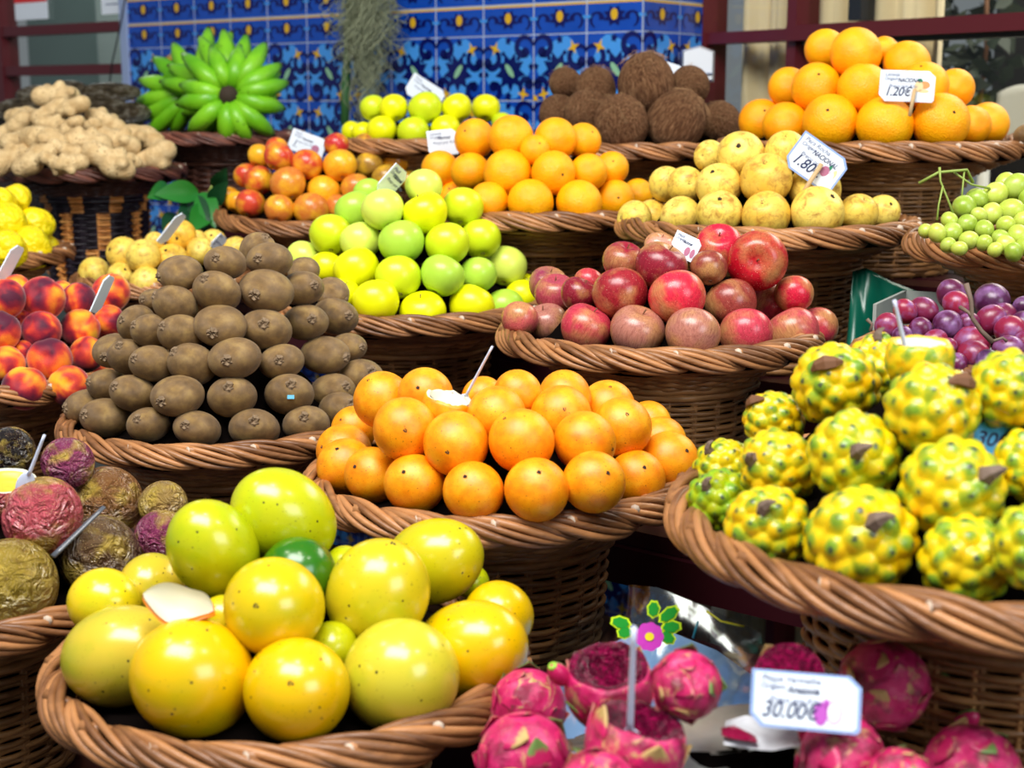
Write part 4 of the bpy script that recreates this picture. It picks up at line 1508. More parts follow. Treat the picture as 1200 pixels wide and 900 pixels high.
card(944, 822, .86, 127, 66, 5, 'large white price card reading 30.00 among the red pitayas', 'Pitaya Vermelha', 'Origem:', 'Amazonia', '30.00€', edge=True,
     pic=[(.28, -.38, .13, .42, 3), (.38, -.02, .06, .16, 3), (.52, -.30, .14, .40, 3), (.52, -.30, .12, .36, 4)])
card(803, 289, 1.66, 36, 28, 25, 'small white price card leaning between the topmost red apples', 'Maçã', 'Origem:', 'Nacional', '', yaw=-25, pic=[(.3, -.3, .2, .4, 5), (.7, -.3, .16, .4, 5)], preco=False)
card(360, 169, 2.72, 42, 25, 20, 'white price card with a red print behind the streaked apples', 'Maçã', 'Origem:', 'Nacional', '1.', pic=[(.5, -.2, .22, .4, 5)])
card(498, 108, 2.92, 44, 26, 32, 'white price card poking up behind the top row of yellow apples', 'Maçã', 'Origem:', 'Nacional', '')
card(519, 167, 2.30, 36, 30, -6, 'white price card beside the middle oranges, half covered by them', 'Laranja', 'Origem:', 'Nacional', '')
card(459, 213, 2.02, 34, 40, 42, 'narrow white card turned sideways at the top of the green apples', 'Maçã', 'Origem:', 'Nacional', '', yaw=52)
card(256, 284, 2.42, 18, 20, 45, 'tiny white card corner showing above the topmost kiwis', 'Pera', '', '', '1.', yaw=50)
card(10, 312, 1.98, 54, 24, -62, 'narrow pale card stuck upright among the peaches at the picture edge', '', '', '', '', pitch=58, cut=.3)
card(120, 345, 1.86, 48, 22, -66, 'slim pale card seen edge-on, leaning on the topmost peach', '', '', '', '', pitch=62, cut=.3)
card(201, 268, 2.36, 44, 22, -52, 'brownish card seen edge-on in the pale pears behind the kiwis', '', '', '', '', pitch=64, cut=.3)
card(786, 92, 2.62, 26, 34, 18, 'bluish white card half hidden behind the largest coconut', '', '', '', '')
# round blue price label under the pitayas
mb = MB()
a = np.linspace(0, 2 * PI, 25)[:-1]
mb.add([(.017 * math.cos(t_), .012 * math.sin(t_), 0) for t_ in a] + [(.017 * math.cos(t_), .012 * math.sin(t_), .001) for t_ in a],
       [tuple(range(24))[::-1], tuple(range(24, 48))] + [(i, (i + 1) % 24, 24 + (i + 1) % 24, 24 + i) for i in range(24)])
bl = obj('price_label', mb.mesh('price_label', [plain('blue_label', srgb(70, 170, 226), .4)], smooth=False), loc=at(1163, 515, .98), rot=frame_to(facing(-.1, -.3), -.2),
         label='round blue label with handwritten 300 wedged between the yellow pitayas', cat='label')
text(bl, '300', -.012, -.005, .014, M['ink'], .3, .0002)


# ------------------------------------------------------------------ plastic spoons
def spoon(p0, p1, w, label, mat, bowl=True, bent=0.0):
    """p0 = end stuck in the fruit, p1 = free end; (px, py, depth)"""
    a, b = at(*p0), at(*p1)
    m = (a + b) / 2
    e = obj('plastic_spoon', None, loc=m, label=label, cat='spoon')
    mb = MB()
    n = 9
    pts = [a - m + (b - a) * (i / (n - 1)) + UPV * bent * math.sin(PI * i / (n - 1)) for i in range(n)]
    mb.tube(pts, [w * (1 - .25 * i / (n - 1)) if i < n - 1 else w * .8 for i in range(n)], 8, flat=.55)
    obj('handle', mb.mesh('handle', [mat]), e)
    if bowl:
        mb = MB()
        u = (a - b).normalized()
        side = u.cross((CAM - m).normalized()).normalized()
        nn = side.cross(u)
        v, f, T, P = sphere_grid(18, 10, lambda T, P: np.stack([np.sin(T) * np.cos(P), np.sin(T) * np.sin(P) * .25, np.cos(T)], -1))
        Q = np.array([tuple(side), tuple(nn), tuple(u)])
        mb.add((v * np.array([w * 2.4, w * 2.0, w * 4.0])) @ Q + np.array(tuple(a - m + u * w * 3.2)), f)
        obj('bowl', mb.mesh('bowl', [mat]), e)


spoon((546, 464, 1.36), (577, 406, 1.34), .0026, 'white plastic spoon standing in the cut-open granadilla', M['plastic'])
spoon((1062, 412, 1.04), (1048, 352, 1.03), .0032, 'white plastic spoon standing in the cut yellow pitaya', M['plastic'])
spoon((738, 858, .90), (743, 736, .87), .0042, 'white plastic spoon with purple stains in the hollowed red pitaya', M['plastic'])
spoon((34, 556, 1.27), (52, 510, 1.26), .0032, 'pale plastic spoon standing in the halved purple passion fruit', M['plastic'])
spoon((62, 652, 1.17), (122, 594, 1.20), .0032, 'grey plastic spoon lying across the wrinkled passion fruits', M['plastic_dark'], bowl=False)
# ------------------------------------------------------------------ the place
PC = at(752, 118, 2.99)            # corner of the tiled pillar at eye level
T_ = .14
VW = PC.dot(VD)


def uvz(u, v, z):
    """wall frame: u along the tiled wall (0 at the corner), v towards the wall (0 on it), z from eye level"""
    return PC + UD * u + VD * v + Vector((0, 0, z))


def M4(o, x, y, z):
    m = Matrix((x, y, z)).transposed().to_4x4()
    m.translation = o
    return m


def onv(px, py, v):
    """point where the sight line meets the plane parallel to the tiled wall at offset v"""
    r = ray(px, py)
    t_ = (VW + v - CAM.dot(VD)) / r.dot(VD)
    return CAM + r * t_


TM = [None] * 8


def tile_glaze(name, col, var=.25):
    t = NT(name)
    v = t.coord(rand=False)
    c = t.mix(t.math('MULTIPLY', t.noise(v, 16.0, 4), var), col, tuple(min(1, x * 1.9 + .02) for x in col))
    return t.fin(c, .12, Specular_IOR_Level=.5)


TM = [plain('tile_grout', srgb(176, 190, 214), .7), tile_glaze('tile_blue', srgb(4, 62, 156), .45), tile_glaze('tile_navy', srgb(4, 14, 84), .15), tile_glaze('tile_sky', srgb(62, 138, 218)),
      tile_glaze('tile_yellow', srgb(206, 160, 30)), tile_glaze('tile_sage', srgb(128, 176, 140))]


def stroke(mb, pts, ws, z, mi, f):
    pts = np.asarray(pts, float)
    d_ = np.gradient(pts, axis=0)
    d_ /= np.linalg.norm(d_, axis=1)[:, None] + 1e-9
    n = np.stack([-d_[:, 1], d_[:, 0]], -1)
    ws = np.asarray(ws)[:, None]
    L, R_ = pts + n * ws, pts - n * ws
    k = len(pts)
    mb.add([f(*p, z) for p in L] + [f(*p, z) for p in R_], [(i, i + 1, k + i + 1, k + i) for i in range(k - 1)], mi)


def blob2(mb, cx, cy, rs, rot, z, mi, f, sx=1, sy=1):
    n = len(rs)
    P_ = []
    for i, r_ in enumerate(rs):
        a = 2 * PI * i / n
        x, y = r_ * math.cos(a) * sx, r_ * math.sin(a) * sy
        P_.append(f(cx + x * math.cos(rot) - y * math.sin(rot), cy + x * math.sin(rot) + y * math.cos(rot), z))
    c = f(cx, cy, z)
    mb.add([c] + P_, [(0, 1 + i, 1 + (i + 1) % n) for i in range(n)], mi)


def big_tile(mb, f, flip):
    g = (lambda x, y, z: f(1 - x, y, z)) if flip else f
    e = .012
    mb.poly([f(e, e, .001), f(1 - e, e, .001), f(1 - e, 1 - e, .001), f(e, 1 - e, .001)], 1)
    z = .0016
    s_ = np.linspace(0, 1, 16)
    # light panels under the scrolls
    blob2(mb, .5, .5, [.44 + .05 * math.cos(4 * PI * i / 12) for i in range(24)], .3, .0013, 3, g)
    # C scrolls ending in curls
    for cx, cy, r0, a0, a1 in ((.16, .62, .22, 2.6, -2.6), (.80, .80, .20, .2, 5.2), (.22, .16, .17, 3.4, 8.2), (.86, .24, .15, 5.0, .2)):
        a = a0 + (a1 - a0) * s_
        rr = r0 * (1 - .62 * s_)
        stroke(mb, np.stack([cx + rr * np.cos(a), cy + rr * np.sin(a)], -1), .026 + .045 * s_, z, 2, g)
        blob2(mb, cx + rr[-1] * math.cos(a[-1]), cy + rr[-1] * math.sin(a[-1]), [.085] * 10, 0, z, 2, g)
    blob2(mb, .54, .44, [.31 if i % 2 else .19 for i in range(18)], .2, z + .0002, 2, g)
    blob2(mb, .53, .46, [.13] * 14, -.9, z + .0005, 5, g, 1.0, .38)
    for cx, cy, ro in ((.24, .80, .4), (.80, .10, 2.2)):
        blob2(mb, cx, cy, [.12 if i % 2 else .04 for i in range(8)], ro, z + .0005, 4, g)
    for cx, cy, r_ in ((.5, .93, .07), (.06, .40, .06), (.95, .52, .06), (.5, .07, .08), (.40, .72, .05), (.70, .64, .05)):
        blob2(mb, cx, min(cy, .985 - r_), [r_ if i % 2 else r_ * .6 for i in range(10)], cx * 9, z, 2, g)
    blob2(mb, .02, .02, [.07] * 8, 0, z + .0006, 4, lambda x, y, zz: f(max(0, x), max(0, y), zz))


def border_tile(mb, f, flip):
    e = .012
    mb.poly([f(e, .02, .001), f(1 - e, .02, .001), f(1 - e, .90, .001), f(e, .90, .001)], 1)
    mb.poly([f(e, .90, .0012), f(1 - e, .90, .0012), f(1 - e, .965, .0012), f(e, .965, .0012)], 4)
    z = .0016
    blob2(mb, .5, .5, [.34 if i % 2 else .22 for i in range(16)], 0, z, 2, f, .62, 1.0)
    blob2(mb, .5, .55, [.2] * 12, 0, z + .0004, 4, f, .32, .9)
    s_ = np.linspace(0, 1, 12)
    for sg in (-1, 1):
        a = -1.2 + 4.6 * s_
        rr = .2 * (1 - .5 * s_)
        stroke(mb, np.stack([.5 + sg * (.30 + rr * np.cos(a) * .7), .42 + rr * np.sin(a) * 1.4], -1), .02 + .03 * s_, z, 2, f)
        blob2(mb, .5 + sg * .46, .5, [.06] * 8, 0, z, 3, f)


def tiles(mb, origin, ax, nrm, ncol, partial=0.0, first=0):
    rows = []
    z = 0.0
    rows += [(0, T_, 'b'), (T_, .0655, 's'), (T_ + .0655, .0655, 's')]
    z = T_ + .131
    while z < 1.1:
        rows.append((z, T_, 'b'))
        z += T_
    z = -T_
    while z > -1.45:
        rows.append((z, T_, 'b'))
        z -= T_
    for c in range(ncol):
        w = T_ if c < ncol - 1 or not partial else T_ * partial
        for z0, h, ty in rows:
            def f(x, y, q, c=c, z0=z0, h=h):
                return tuple(origin + ax * (c * T_ + min(x * T_, w)) + Vector((0, 0, z0 + y * h)) + nrm * q)
            (big_tile if ty == 'b' else border_tile)(mb, f, (c + first) % 2 == 0)


mb = MB()
mb.box((-12 * T_, 0, -EYE), (0, .20, 1.12), 0, M4(PC, UD, VD, Vector((0, 0, 1))))
tiles(mb, PC - UD * 12 * T_, UD, -VD, 12)
obj('wall_back', mb.mesh('wall_back', TM, smooth=False), kind='structure')
mb = MB()
sd = 1.74 * T_
mb.box((-.20, .0005, -EYE), (-.001, sd, 1.12), 0, M4(PC, UD, VD, Vector((0, 0, 1))))
tiles(mb, PC + UD * .0, VD, UD, 2, .74)
obj('wall_side', mb.mesh('wall_side', TM, smooth=False), kind='structure')
# pale edge trim where the tiles end
mb = MB()
mb.box((-12 * T_ - .028, -.008, -EYE), (-12 * T_, .2, 1.12), 0, M4(PC, UD, VD, Vector((0, 0, 1))))
obj('trim_1', mb.mesh('trim', [plain('pale_trim', srgb(150, 168, 206), .5)], smooth=False), kind='structure')

glass = NT('window_glass')
glass.t.nodes.remove(glass.b)
tr = glass.n('ShaderNodeBsdfTransparent')
tr.inputs[0].default_value = (.94, .94, .91, 1)
gl = glass.n('ShaderNodeBsdfGlossy')
gl.inputs['Roughness'].default_value = .04
mx = glass.n('ShaderNodeMixShader')
fr = glass.n('ShaderNodeLayerWeight')
fr.inputs[0].default_value = .12
glass.link(glass.math('MULTIPLY', fr.outputs['Facing'], .5), mx.inputs[0])
glass.link(tr.outputs[0], mx.inputs[1])
glass.link(gl.outputs[0], mx.inputs[2])
glass.link(mx.outputs[0], glass.out.inputs[0])
M['glass'] = glass.m

ZV = Vector((0, 0, 1))
# ---- left window, same plane as the tiled wall
u_l = -12 * T_ - .028
ML = M4(PC, UD, VD, ZV)
win = obj('window_1', None, kind='structure')


def px_u(px, py, v=0.02):
    p = onv(px, py, v) - PC
    return p.dot(UD), p.z


mb = MB()
us, _ = px_u(5, 100)
mb.box((us - .03, 0, -EYE + .6), (us + .028, .06, 1.1), 0, ML)
for py in (34, 82):
    u0, z0 = px_u(80, py)
    mb.box((u_l - 1.6, .005, z0 - .014), (u_l, .05, z0 + .014), 0, ML)
mb.box((u_l - 1.6, .0, -EYE + .58), (u_l, .07, -EYE + .66), 0, ML)
obj('frame', mb.mesh('frame', [M['maroon_bright']], smooth=False), win)
mb = MB()
mb.box((u_l - 1.6, .026, -EYE + .6), (u_l, .030, 1.1), 0, ML)
obj('pane', mb.mesh('pane', [M['glass']], smooth=False), win)
mb = MB()
mb.box((u_l - 1.7, .0, -EYE), (u_l, .1, -EYE + .58), 0, ML)
mb.box((u_l - 2.4, .0, -EYE), (u_l - 1.6, .1, 1.12), 0, ML)
obj('wall_left', mb.mesh('wall_left', [plain('left_wall', srgb(120, 124, 120), .8)], smooth=False), kind='structure')
# room behind it
grey = plain('grey_green_wall', srgb(88, 108, 106), .8)
mb = MB()
mb.box((u_l - 2.4, 1.3, -EYE), (u_l + .8, 1.36, 1.12), 0, ML)
for a0, a1 in ((-1.62, -1.44), (-1.0, -.86), (-.52, -.34), (-.16, -.02)):
    mb.box((u_l + a0, 1.1, -EYE), (u_l + a1, 1.3, 1.12), 1, ML)
for a0, a1 in ((-.82, -.62), (-1.4, -1.1)):
    mb.box((u_l + a0, 1.18, -EYE), (u_l + a1, 1.3, 1.12), 2, ML)
obj('wall_far_left', mb.mesh('wall_far', [grey, plain('pale_column', srgb(128, 140, 138), .7), plain('dark_panel', srgb(36, 52, 50), .7)], smooth=False), kind='structure')


def notice(px0, px1, py0, py1, v, label, red):
    a, b = onv(px0, py1, v), onv(px1, py0, v)
    u0, u1 = (a - PC).dot(UD), (b - PC).dot(UD)
    e = obj('notice', None, loc=PC + UD * (u0 + u1) / 2 + VD * v + ZV * (a.z - PC.z), label=label, cat='notice')
    Lm = M4(PC - e.location, UD, VD, ZV)
    z0, z1 = a.z - PC.z, b.z - PC.z
    mb = MB()
    mb.box((u0, v - .002, z0), (u1, v, z1), 0, Lm)
    obj('sheet', mb.mesh('sheet', [M['paper']], smooth=False), e)
    if red:
        mb = MB()
        mb.box((u0, v - .003, z0 + (z1 - z0) * .33), (u1, v - .0021, z1), 0, Lm)
        obj('red_panel', mb.mesh('red_panel', [plain('notice_red', srgb(226, 44, 48), .5)], smooth=False), e)
        mb = MB()
        for q in (-1, 1):
            c = Lm @ Vector((u0 + (u1 - u0) * .25, v - .0035, z0 + (z1 - z0) * .68))
            mb.tube([c + UD * -.014 + ZV * .016 * q, c + UD * .014 - ZV * .016 * q], .002, 5)
        obj('cross_mark', mb.mesh('cross_mark', [plain('notice_pink', srgb(240, 150, 150), .5)]), e)
    else:
        mb = MB()
        for k in range(5):
            zz = z0 + (z1 - z0) * (.2 + .16 * k)
            mb.box((u0 + .02, v - .003, zz), (u1 - .02, v - .0021, zz + .003), 0, Lm)
        obj('printed_text', mb.mesh('printed_text', [M['print']], smooth=False), e)


notice(19, 53, -40, 24, .02, 'red and white notice stuck on the grey window glass', True)
notice(120, 151, -40, 17, .02, 'white printed sheet on the window glass beside the tiles', False)
cb = MB()
cb.tube([onv(148, -10, -.01), onv(140, 35, -.012), onv(131, 75, -.012), onv(128, 100, -.01)], .0022, 6)
obj('hanging_wire', cb.mesh('hanging_wire', [plain('black_wire', srgb(20, 24, 26), .5)]), label='thin dark wire hanging in front of the window beside the tiles', cat='wire')

# ---- right window
S0 = at(824, 118, 3.19)
S1 = at(1200, 118, 2.52)
WD = Vector((S1.x - S0.x, S1.y - S0.y, 0)).normalized()
WN = Vector((-WD.y, WD.x, 0))
if WN.y < 0:
    WN = -WN
MR = M4(S0, WD, WN, ZV)


def wpx(px, py, off=0.0):
    r = ray(px, py)
    t_ = ((S0 - CAM).dot(WN) + off) / r.dot(WN)
    p = CAM + r * t_ - S0
    return p.dot(WD), p.z


win = obj('window_2', None, kind='structure')
mb = MB()
uA, _ = wpx(826, 100)
uB, _ = wpx(931, 100)
uC, _ = wpx(1000, 0)
mb.box((uA - .014, -.02, -EYE), (uA + .012, .05, 1.12), 0, MR)
mb.box((uB - .013, -.015, -EYE), (uB + .013, .05, 1.12), 0, MR)
_, zl = wpx(860, 44)
_, zr = wpx(1100, 31)
mb.box((uA, -.01, zl - .012), (uB, .045, zl + .012), 0, MR)
mb.box((uB, -.03, zr - .015), (2.2, .045, zr + .015), 0, MR)
mb.box((uA, -.01, -.42), (2.2, .045, -.36), 0, MR)
mb.box((2.16, -.02, -EYE), (2.2, .05, 1.12), 0, MR)
obj('frame', mb.mesh('frame', [M['maroon_bright']], smooth=False), win)
mb = MB()
mb.box((uC - .012, .0, zr + .02), (uC + .02, .04, 1.12), 0, MR)
mb.box((uB + .02, -.005, zr - .024), (2.2, .03, zr - .015), 0, MR)  # painted shade: dark strip for the shadow gap under the rail
obj('dark_sash', mb.mesh('dark_sash', [plain('dark_sash', srgb(30, 34, 40), .4)], smooth=False), win)
mb = MB()
mb.box((uA, .018, -EYE), (2.2, .022, 1.12), 0, MR)
obj('pane', mb.mesh('pane', [M['glass']], smooth=False), win)
# curtains behind the first panes
mb = MB()
n = 90
uD, _ = wpx(990, 60)
vs = []
for i in range(n + 1):
    u = uA + (uB + .30 - uA) * i / n
    w = .10 + .025 * math.sin(i * .55) + .012 * math.sin(i * 1.3 + 1)
    for z in (-EYE, -.3, .4, 1.12):
        vs.append(tuple(MR @ Vector((u, w, z))))
fs = [(i * 4 + j, (i + 1) * 4 + j, (i + 1) * 4 + j + 1, i * 4 + j + 1) for i in range(n) for j in range(3)]
mb.add(vs, fs)
cur = obj('curtain', mb.mesh('curtain', [plain('cream_curtain', srgb(240, 224, 186), .9)]), label='cream curtain hanging behind the window panes next to the tiles', cat='curtain')
sol = cur.modifiers.new('thick', 'SOLIDIFY')
sol.thickness = .003
mb = MB()
mb.box((-.4, 1.7, -EYE), (3.4, 1.76, 1.12), 0, MR)
mb.box((3.3, .05, -EYE), (3.4, 1.76, 1.12), 0, MR)
obj('wall_right', mb.mesh('wall_right', [plain('cream_wall', srgb(196, 194, 178), .8)], smooth=False), kind='structure')


def rbox(name, x0, x1, y0, y1, z0, z1, mat, **kw):
    mb = MB()
    mb.box((x0, y0, z0), (x1, y1, z1), 0, MR)
    return obj(name, mb.mesh(name, [mat], smooth=False), **kw)


def in_px(px, off):
    return wpx(px, 100, off)[0]


# dark shelves and columns seen through the glass
x0, x1 = in_px(1190, 1.2), in_px(1300, 1.2)
e = obj('cupboard', None, loc=MR @ Vector(((x0 + x1) / 2, 1.2, -EYE)), label='dark cupboard seen through the glass at the picture edge', cat='cupboard')
mb = MB()
Lm = M4(S0 - e.location, WD, WN, ZV)
mb.box((x0, 1.1, -EYE), (x1, 1.5, .9), 0, Lm)
obj('carcass', mb.mesh('carcass', [plain('dark_cupboard', srgb(30, 28, 28), .5)], smooth=False), e)
mb = MB()
mb.box((x0 + .02, 1.085, -EYE + .1), ((x0 + x1) / 2 - .005, 1.10, .86), 0, Lm)
obj('door', mb.mesh('door', [plain('cupboard_door', srgb(40, 36, 34), .4)], smooth=False), e)
mb = MB()
mb.box(((x0 + x1) / 2 + .005, 1.085, -EYE + .1), (x1 - .02, 1.10, .86), 0, Lm)
obj('door', mb.mesh('door', [plain('cupboard_door_b', srgb(40, 36, 34), .4)], smooth=False), e)


def inside_plant(px, py, off, size, seed, label):
    r = random.Random(seed)
    u, z = wpx(px, py, off)
    base = MR @ Vector((u, off, z - size))
    e = obj('hanging_plant', None, loc=base, label=label, cat='plant')
    mb = MB()
    for _ in range(90):
        a, b = r.uniform(0, 2 * PI), r.uniform(-1, 1)
        c = Vector((math.cos(a) * r.random() * .5, math.sin(a) * r.random() * .5, b)) * size + Vector((0, 0, size))
        d1 = Vector((r.uniform(-1, 1), r.uniform(-1, 1), r.uniform(-1, .4))).normalized() * size * .34
        d2 = d1.cross(Vector((r.uniform(-1, 1), r.uniform(-1, 1), r.uniform(-1, 1)))).normalized() * size * .10
        mb.add([tuple(c), tuple(c + d1 * .5 + d2), tuple(c + d1), tuple(c + d1 * .5 - d2)], [(0, 1, 2, 3)])
    obj('foliage', mb.mesh('foliage', [plain('dim_leaves', srgb(44, 56, 44), .6)]), e)
    mb = MB()
    mb.tube([(0, 0, size * 2), (0.01, 0, size * 1.2), (0, .01, 0)], .006, 5)
    obj('stem', mb.mesh('stem', [M['stemwood']]), e)


inside_plant(1098, 30, .55, .16, 1, 'dark trailing plant seen through the window glass')
inside_plant(1150, 75, .8, .20, 2, 'dry trailing plant beside the white chair behind the glass')
inside_plant(1080, 80, .9, .13, 5, 'dim plant behind the glass above the topmost oranges')

# white chair indoors
u, z = wpx(1165, 112, .55)
e = obj('chair', None, loc=MR @ Vector((u, .62, -EYE)), label='white plastic chair behind the window glass by the orange pyramid', cat='chair')
Lm = M4(Vector((0, 0, 0)), WD, WN, ZV)
white = plain('white_plastic_chair', srgb(226, 228, 224), .4)
zz = EYE + z
mb = MB()
vs = []
for i in range(11):
    for j in range(7):
        x = (i / 10 - .5) * .125
        y = .03 * math.cos(x * 12)
        h = zz - .10 + j / 6 * (.125 - 5.0 * x * x * (j / 6))
        vs.append(tuple(Lm @ Vector((x, y, h))))
mb.add(vs, [(i * 7 + j, (i + 1) * 7 + j, (i + 1) * 7 + j + 1, i * 7 + j + 1) for i in range(10) for j in range(6)])
bk = obj('backrest', mb.mesh('backrest', [white]), e)
sm_ = bk.modifiers.new('thick', 'SOLIDIFY')
sm_.thickness = .012
mb = MB()
mb.box((-.12, 0, zz - .50), (.12, .24, zz - .47), 0, Lm)
obj('seat', mb.mesh('seat', [white], smooth=False), e)
for sx in (-.08, .08):
    for sy in (.012, .22):
        mb = MB()
        top = zz - .06 if sy < .1 else zz - .48
        mb.tube([Lm @ Vector((sx, sy, .0)), Lm @ Vector((sx * .98, sy, top))], .014, 8)
        obj('leg', mb.mesh('leg', [white]), e)

# white alarm box on the window corner
p = at(818, 76, 3.02)
e = obj('alarm_box', None, loc=p, label='white plastic box mounted where the tiles meet the window', cat='box')
fw = Vector((-p.x, -p.y, 0)).normalized()
sx = fw.cross(ZV) * -1
mb = MB()
w = .034
v = []
for (a, b, c, s2) in ((-1, -1, -1, 1), (1, -1, -1, 1), (1, 1, -1, 1), (-1, 1, -1, 1)):
    pass
pts0 = [(-w, -.035), (w, -.035), (w, .028), (w * .1, .040), (-w, .030)]
v = [tuple(sx * a + ZV * b - fw * .03) for a, b in pts0] + [tuple(sx * a * .86 + ZV * b * .86 + fw * .025) for a, b in pts0]
mb.add(v, [(4, 3, 2, 1, 0), (5, 6, 7, 8, 9)] + [(i, (i + 1) % 5, 5 + (i + 1) % 5, 5 + i) for i in range(5)])
obj('housing', mb.mesh('housing', [plain('white_housing', srgb(226, 230, 236), .35)], smooth=False), e)
mb = MB()
mb.box((-w * .9, -.006, -.001), (w * .9, .006, .001), 0, M4(fw * .0255 - ZV * .018, sx, fw, ZV))
obj('seam', mb.mesh('seam', [M['print']], smooth=False), e)

# floor
mb = MB()
mb.add([(-6, -3, 0), (6, -3, 0), (6, 8, 0), (-6, 8, 0)], [(0, 1, 2, 3)])
t = NT('stone_floor')
v = t.coord(rand=False)
t.fin(t.ramp(t.noise(v, 5.0, 6), [(.3, srgb(52, 50, 48)), (.7, srgb(84, 80, 76))]), .7)
obj('floor', mb.mesh('floor', [t.m], smooth=False), kind='structure')

# ------------------------------------------------------------------ stand
# shelves are set out from the wall frame: v measured on the VD axis from the origin
st_ = obj('display_stand', None, loc=Vector((0, 1.0, 0)), label='stepped maroon slatted stand that carries all the fruit baskets', cat='stand')
SM = M4(-st_.location, UD, VD, ZV)
for row, (v0, v1) in EDGE.items():
    z = EYE + SHELF[row]
    mb = MB()
    n = max(3, int(round((v1 - v0) / .085)))
    w = (v1 - v0) / n
    for k in range(n):
        mb.box((-2.35, v0 + k * w + .006, z - .018), (.62 if row > 1 else .75, v0 + (k + 1) * w - .006, z), 0, SM)
    mb.box((-2.35, v0 - .004, z - .06), (.62 if row > 1 else .75, v0 + .014, z - .019), 0, SM)
    obj('shelf', mb.mesh('shelf', [M['maroon']], smooth=False), st_)
for u in (-2.3, -1.2, -.1, .58):
    for row, (v0, v1) in EDGE.items():
        mb = MB()
        z = EYE + SHELF[row]
        mb.box((u - .02, v0 + .02, 0), (u + .02, v0 + .06, z - .019), 0, SM)
        obj('leg', mb.mesh('leg', [M['maroon']], smooth=False), st_)
    mb = MB()
    mb.box((u - .015, EDGE[5][0] + .02, .12), (u + .015, EDGE[1][1] - .05, .16), 0, SM)
    obj('rail', mb.mesh('rail', [M['maroon']], smooth=False), st_)

# ------------------------------------------------------------------ hanging moss
r = random.Random(11)
mb = MB()
mo = onv(426, 0, -.10)
for k in range(430):
    px = r.gauss(428, 17)
    px = max(386, min(466, px))
    top = at(px + r.uniform(-6, 6), r.uniform(-60, 30), 3.28 + r.uniform(-.05, .05))
    L = max(.03, r.uniform(.08, .26) * (1 - abs(px - 428) / 60) * (1 if r.random() < .9 else 1.25))
    pts = []
    x, y = 0.0, 0.0
    ph, am = r.uniform(0, 6), r.uniform(.006, .018)
    n = 12
    for i in range(n):
        s_ = i / (n - 1)
        x += r.uniform(-1, 1) * .004
        y += r.uniform(-1, 1) * .004
        pts.append(top - mo + Vector((x + am * math.sin(ph + s_ * 11), y + am * math.cos(ph + s_ * 9), -L * s_)))
    mb.tube(pts, r.uniform(.0006, .0012), 3, caps=False)
moss = obj('hanging_moss', mb.mesh('hanging_moss', [plain('grey_moss', srgb(142, 148, 118), .9)]), loc=mo, label='grey-green beard of dried moss hanging in front of the blue tiles', cat='moss', kind='stuff')
mb = MB()
mb.tube([at(410, -40, 3.36), at(407, 60, 3.34), at(405, 105, 3.34), at(404, 146, 3.34)], [.006, .008, .011, .010], 8)
obj('plant_shoot', mb.mesh('plant_shoot', [plain('dull_green_stem', srgb(44, 92, 40), .6)]), label='thick dull green shoot below the hanging moss', cat='plant')


# ------------------------------------------------------------------ leaves
def leaf_mesh(L, w, mat, bend=.25):
    mb = MB()
    n, m = 12, 5
    v = []
    for i in range(n + 1):
        s_ = i / n
        ww = w * math.sin(PI * min(1, s_ * .97 + .02)) ** .8 * (1.15 - .5 * s_)
        for j in range(m):
            q = j / (m - 1) * 2 - 1
            v.append((s_ * L, q * ww, -bend * L * s_ * s_ + .25 * abs(q) * ww))
    k = len(v)
    v += [(x, y, z - .0012) for x, y, z in v]
    fs = []
    for i in range(n):
        for j in range(m - 1):
            a = i * m + j
            fs += [(a, a + m, a + m + 1, a + 1), (k + a, k + a + 1, k + a + m + 1, k + a + m)]
    mb.add(v, fs)
    return mb.mesh('leaf', [mat])


LF = [leaf_mesh(.095, .026, M['leaf']), leaf_mesh(.085, .024, M['leaf_dark'])]
lb = at(235, 262, 2.72)
e = obj('leafy_branch', None, loc=lb, label='leafy green branch between the dyed basket and the streaked apples', cat='leaves')
for (x0, y0, x1, y1, k) in ((200, 222, 182, 226, 0), (232, 225, 185, 224, 0), (245, 242, 228, 262, 0), (254, 222, 262, 200, 1), (248, 240, 268, 205, 1), (236, 226, 256, 272, 0), (228, 240, 212, 262, 1), (246, 262, 262, 290, 1),
                            (225, 262, 262, 285, 1), (222, 232, 250, 262, 1), (205, 250, 190, 275, 1)):
    a, b = at(x0, y0, 2.66), at(x1, y1, 2.58)
    x = (b - a).normalized()
    z = (CAM - a).normalized()
    z = (z - x * z.dot(x)).normalized() + Vector((0, 0, .35))
    z = (z - x * z.dot(x)).normalized()
    y = z.cross(x)
    obj('leaf', LF[k], e, a - lb, Matrix((x, y, z)).transposed(), rnd.uniform(.75, 1.0))
mb = MB()
mb.tube([at(212, 285, 2.70) - lb, at(232, 255, 2.69) - lb, at(240, 235, 2.68) - lb, at(250, 215, 2.68) - lb], [.004, .0035, .003, .002], 6)
obj('stem', mb.mesh('stem', [M['stemgreen']]), e)


# ------------------------------------------------------------------ crumpled things
def film(name, tint, refl=.35, tr_=.75):
    t = NT(name)
    t.t.nodes.remove(t.b)
    a = t.n('ShaderNodeBsdfTransparent')
    a.inputs[0].default_value = (*tint, 1)
    g = t.n('ShaderNodeBsdfGlossy')
    g.inputs['Roughness'].default_value = .12
    g.inputs['Color'].default_value = (.85, .92, 1, 1)
    m = t.n('ShaderNodeMixShader')
    lw = t.n('ShaderNodeLayerWeight')
    lw.inputs[0].default_value = refl
    t.link(t.math('ADD', t.math('MULTIPLY', lw.outputs['Facing'], .55), .04), m.inputs[0])
    t.link(a.outputs[0], m.inputs[1])
    t.link(g.outputs[0], m.inputs[2])
    t.link(m.outputs[0], t.out.inputs[0])
    return t.m


M['film'] = film('clear_film', (.60, .72, .84), .30)


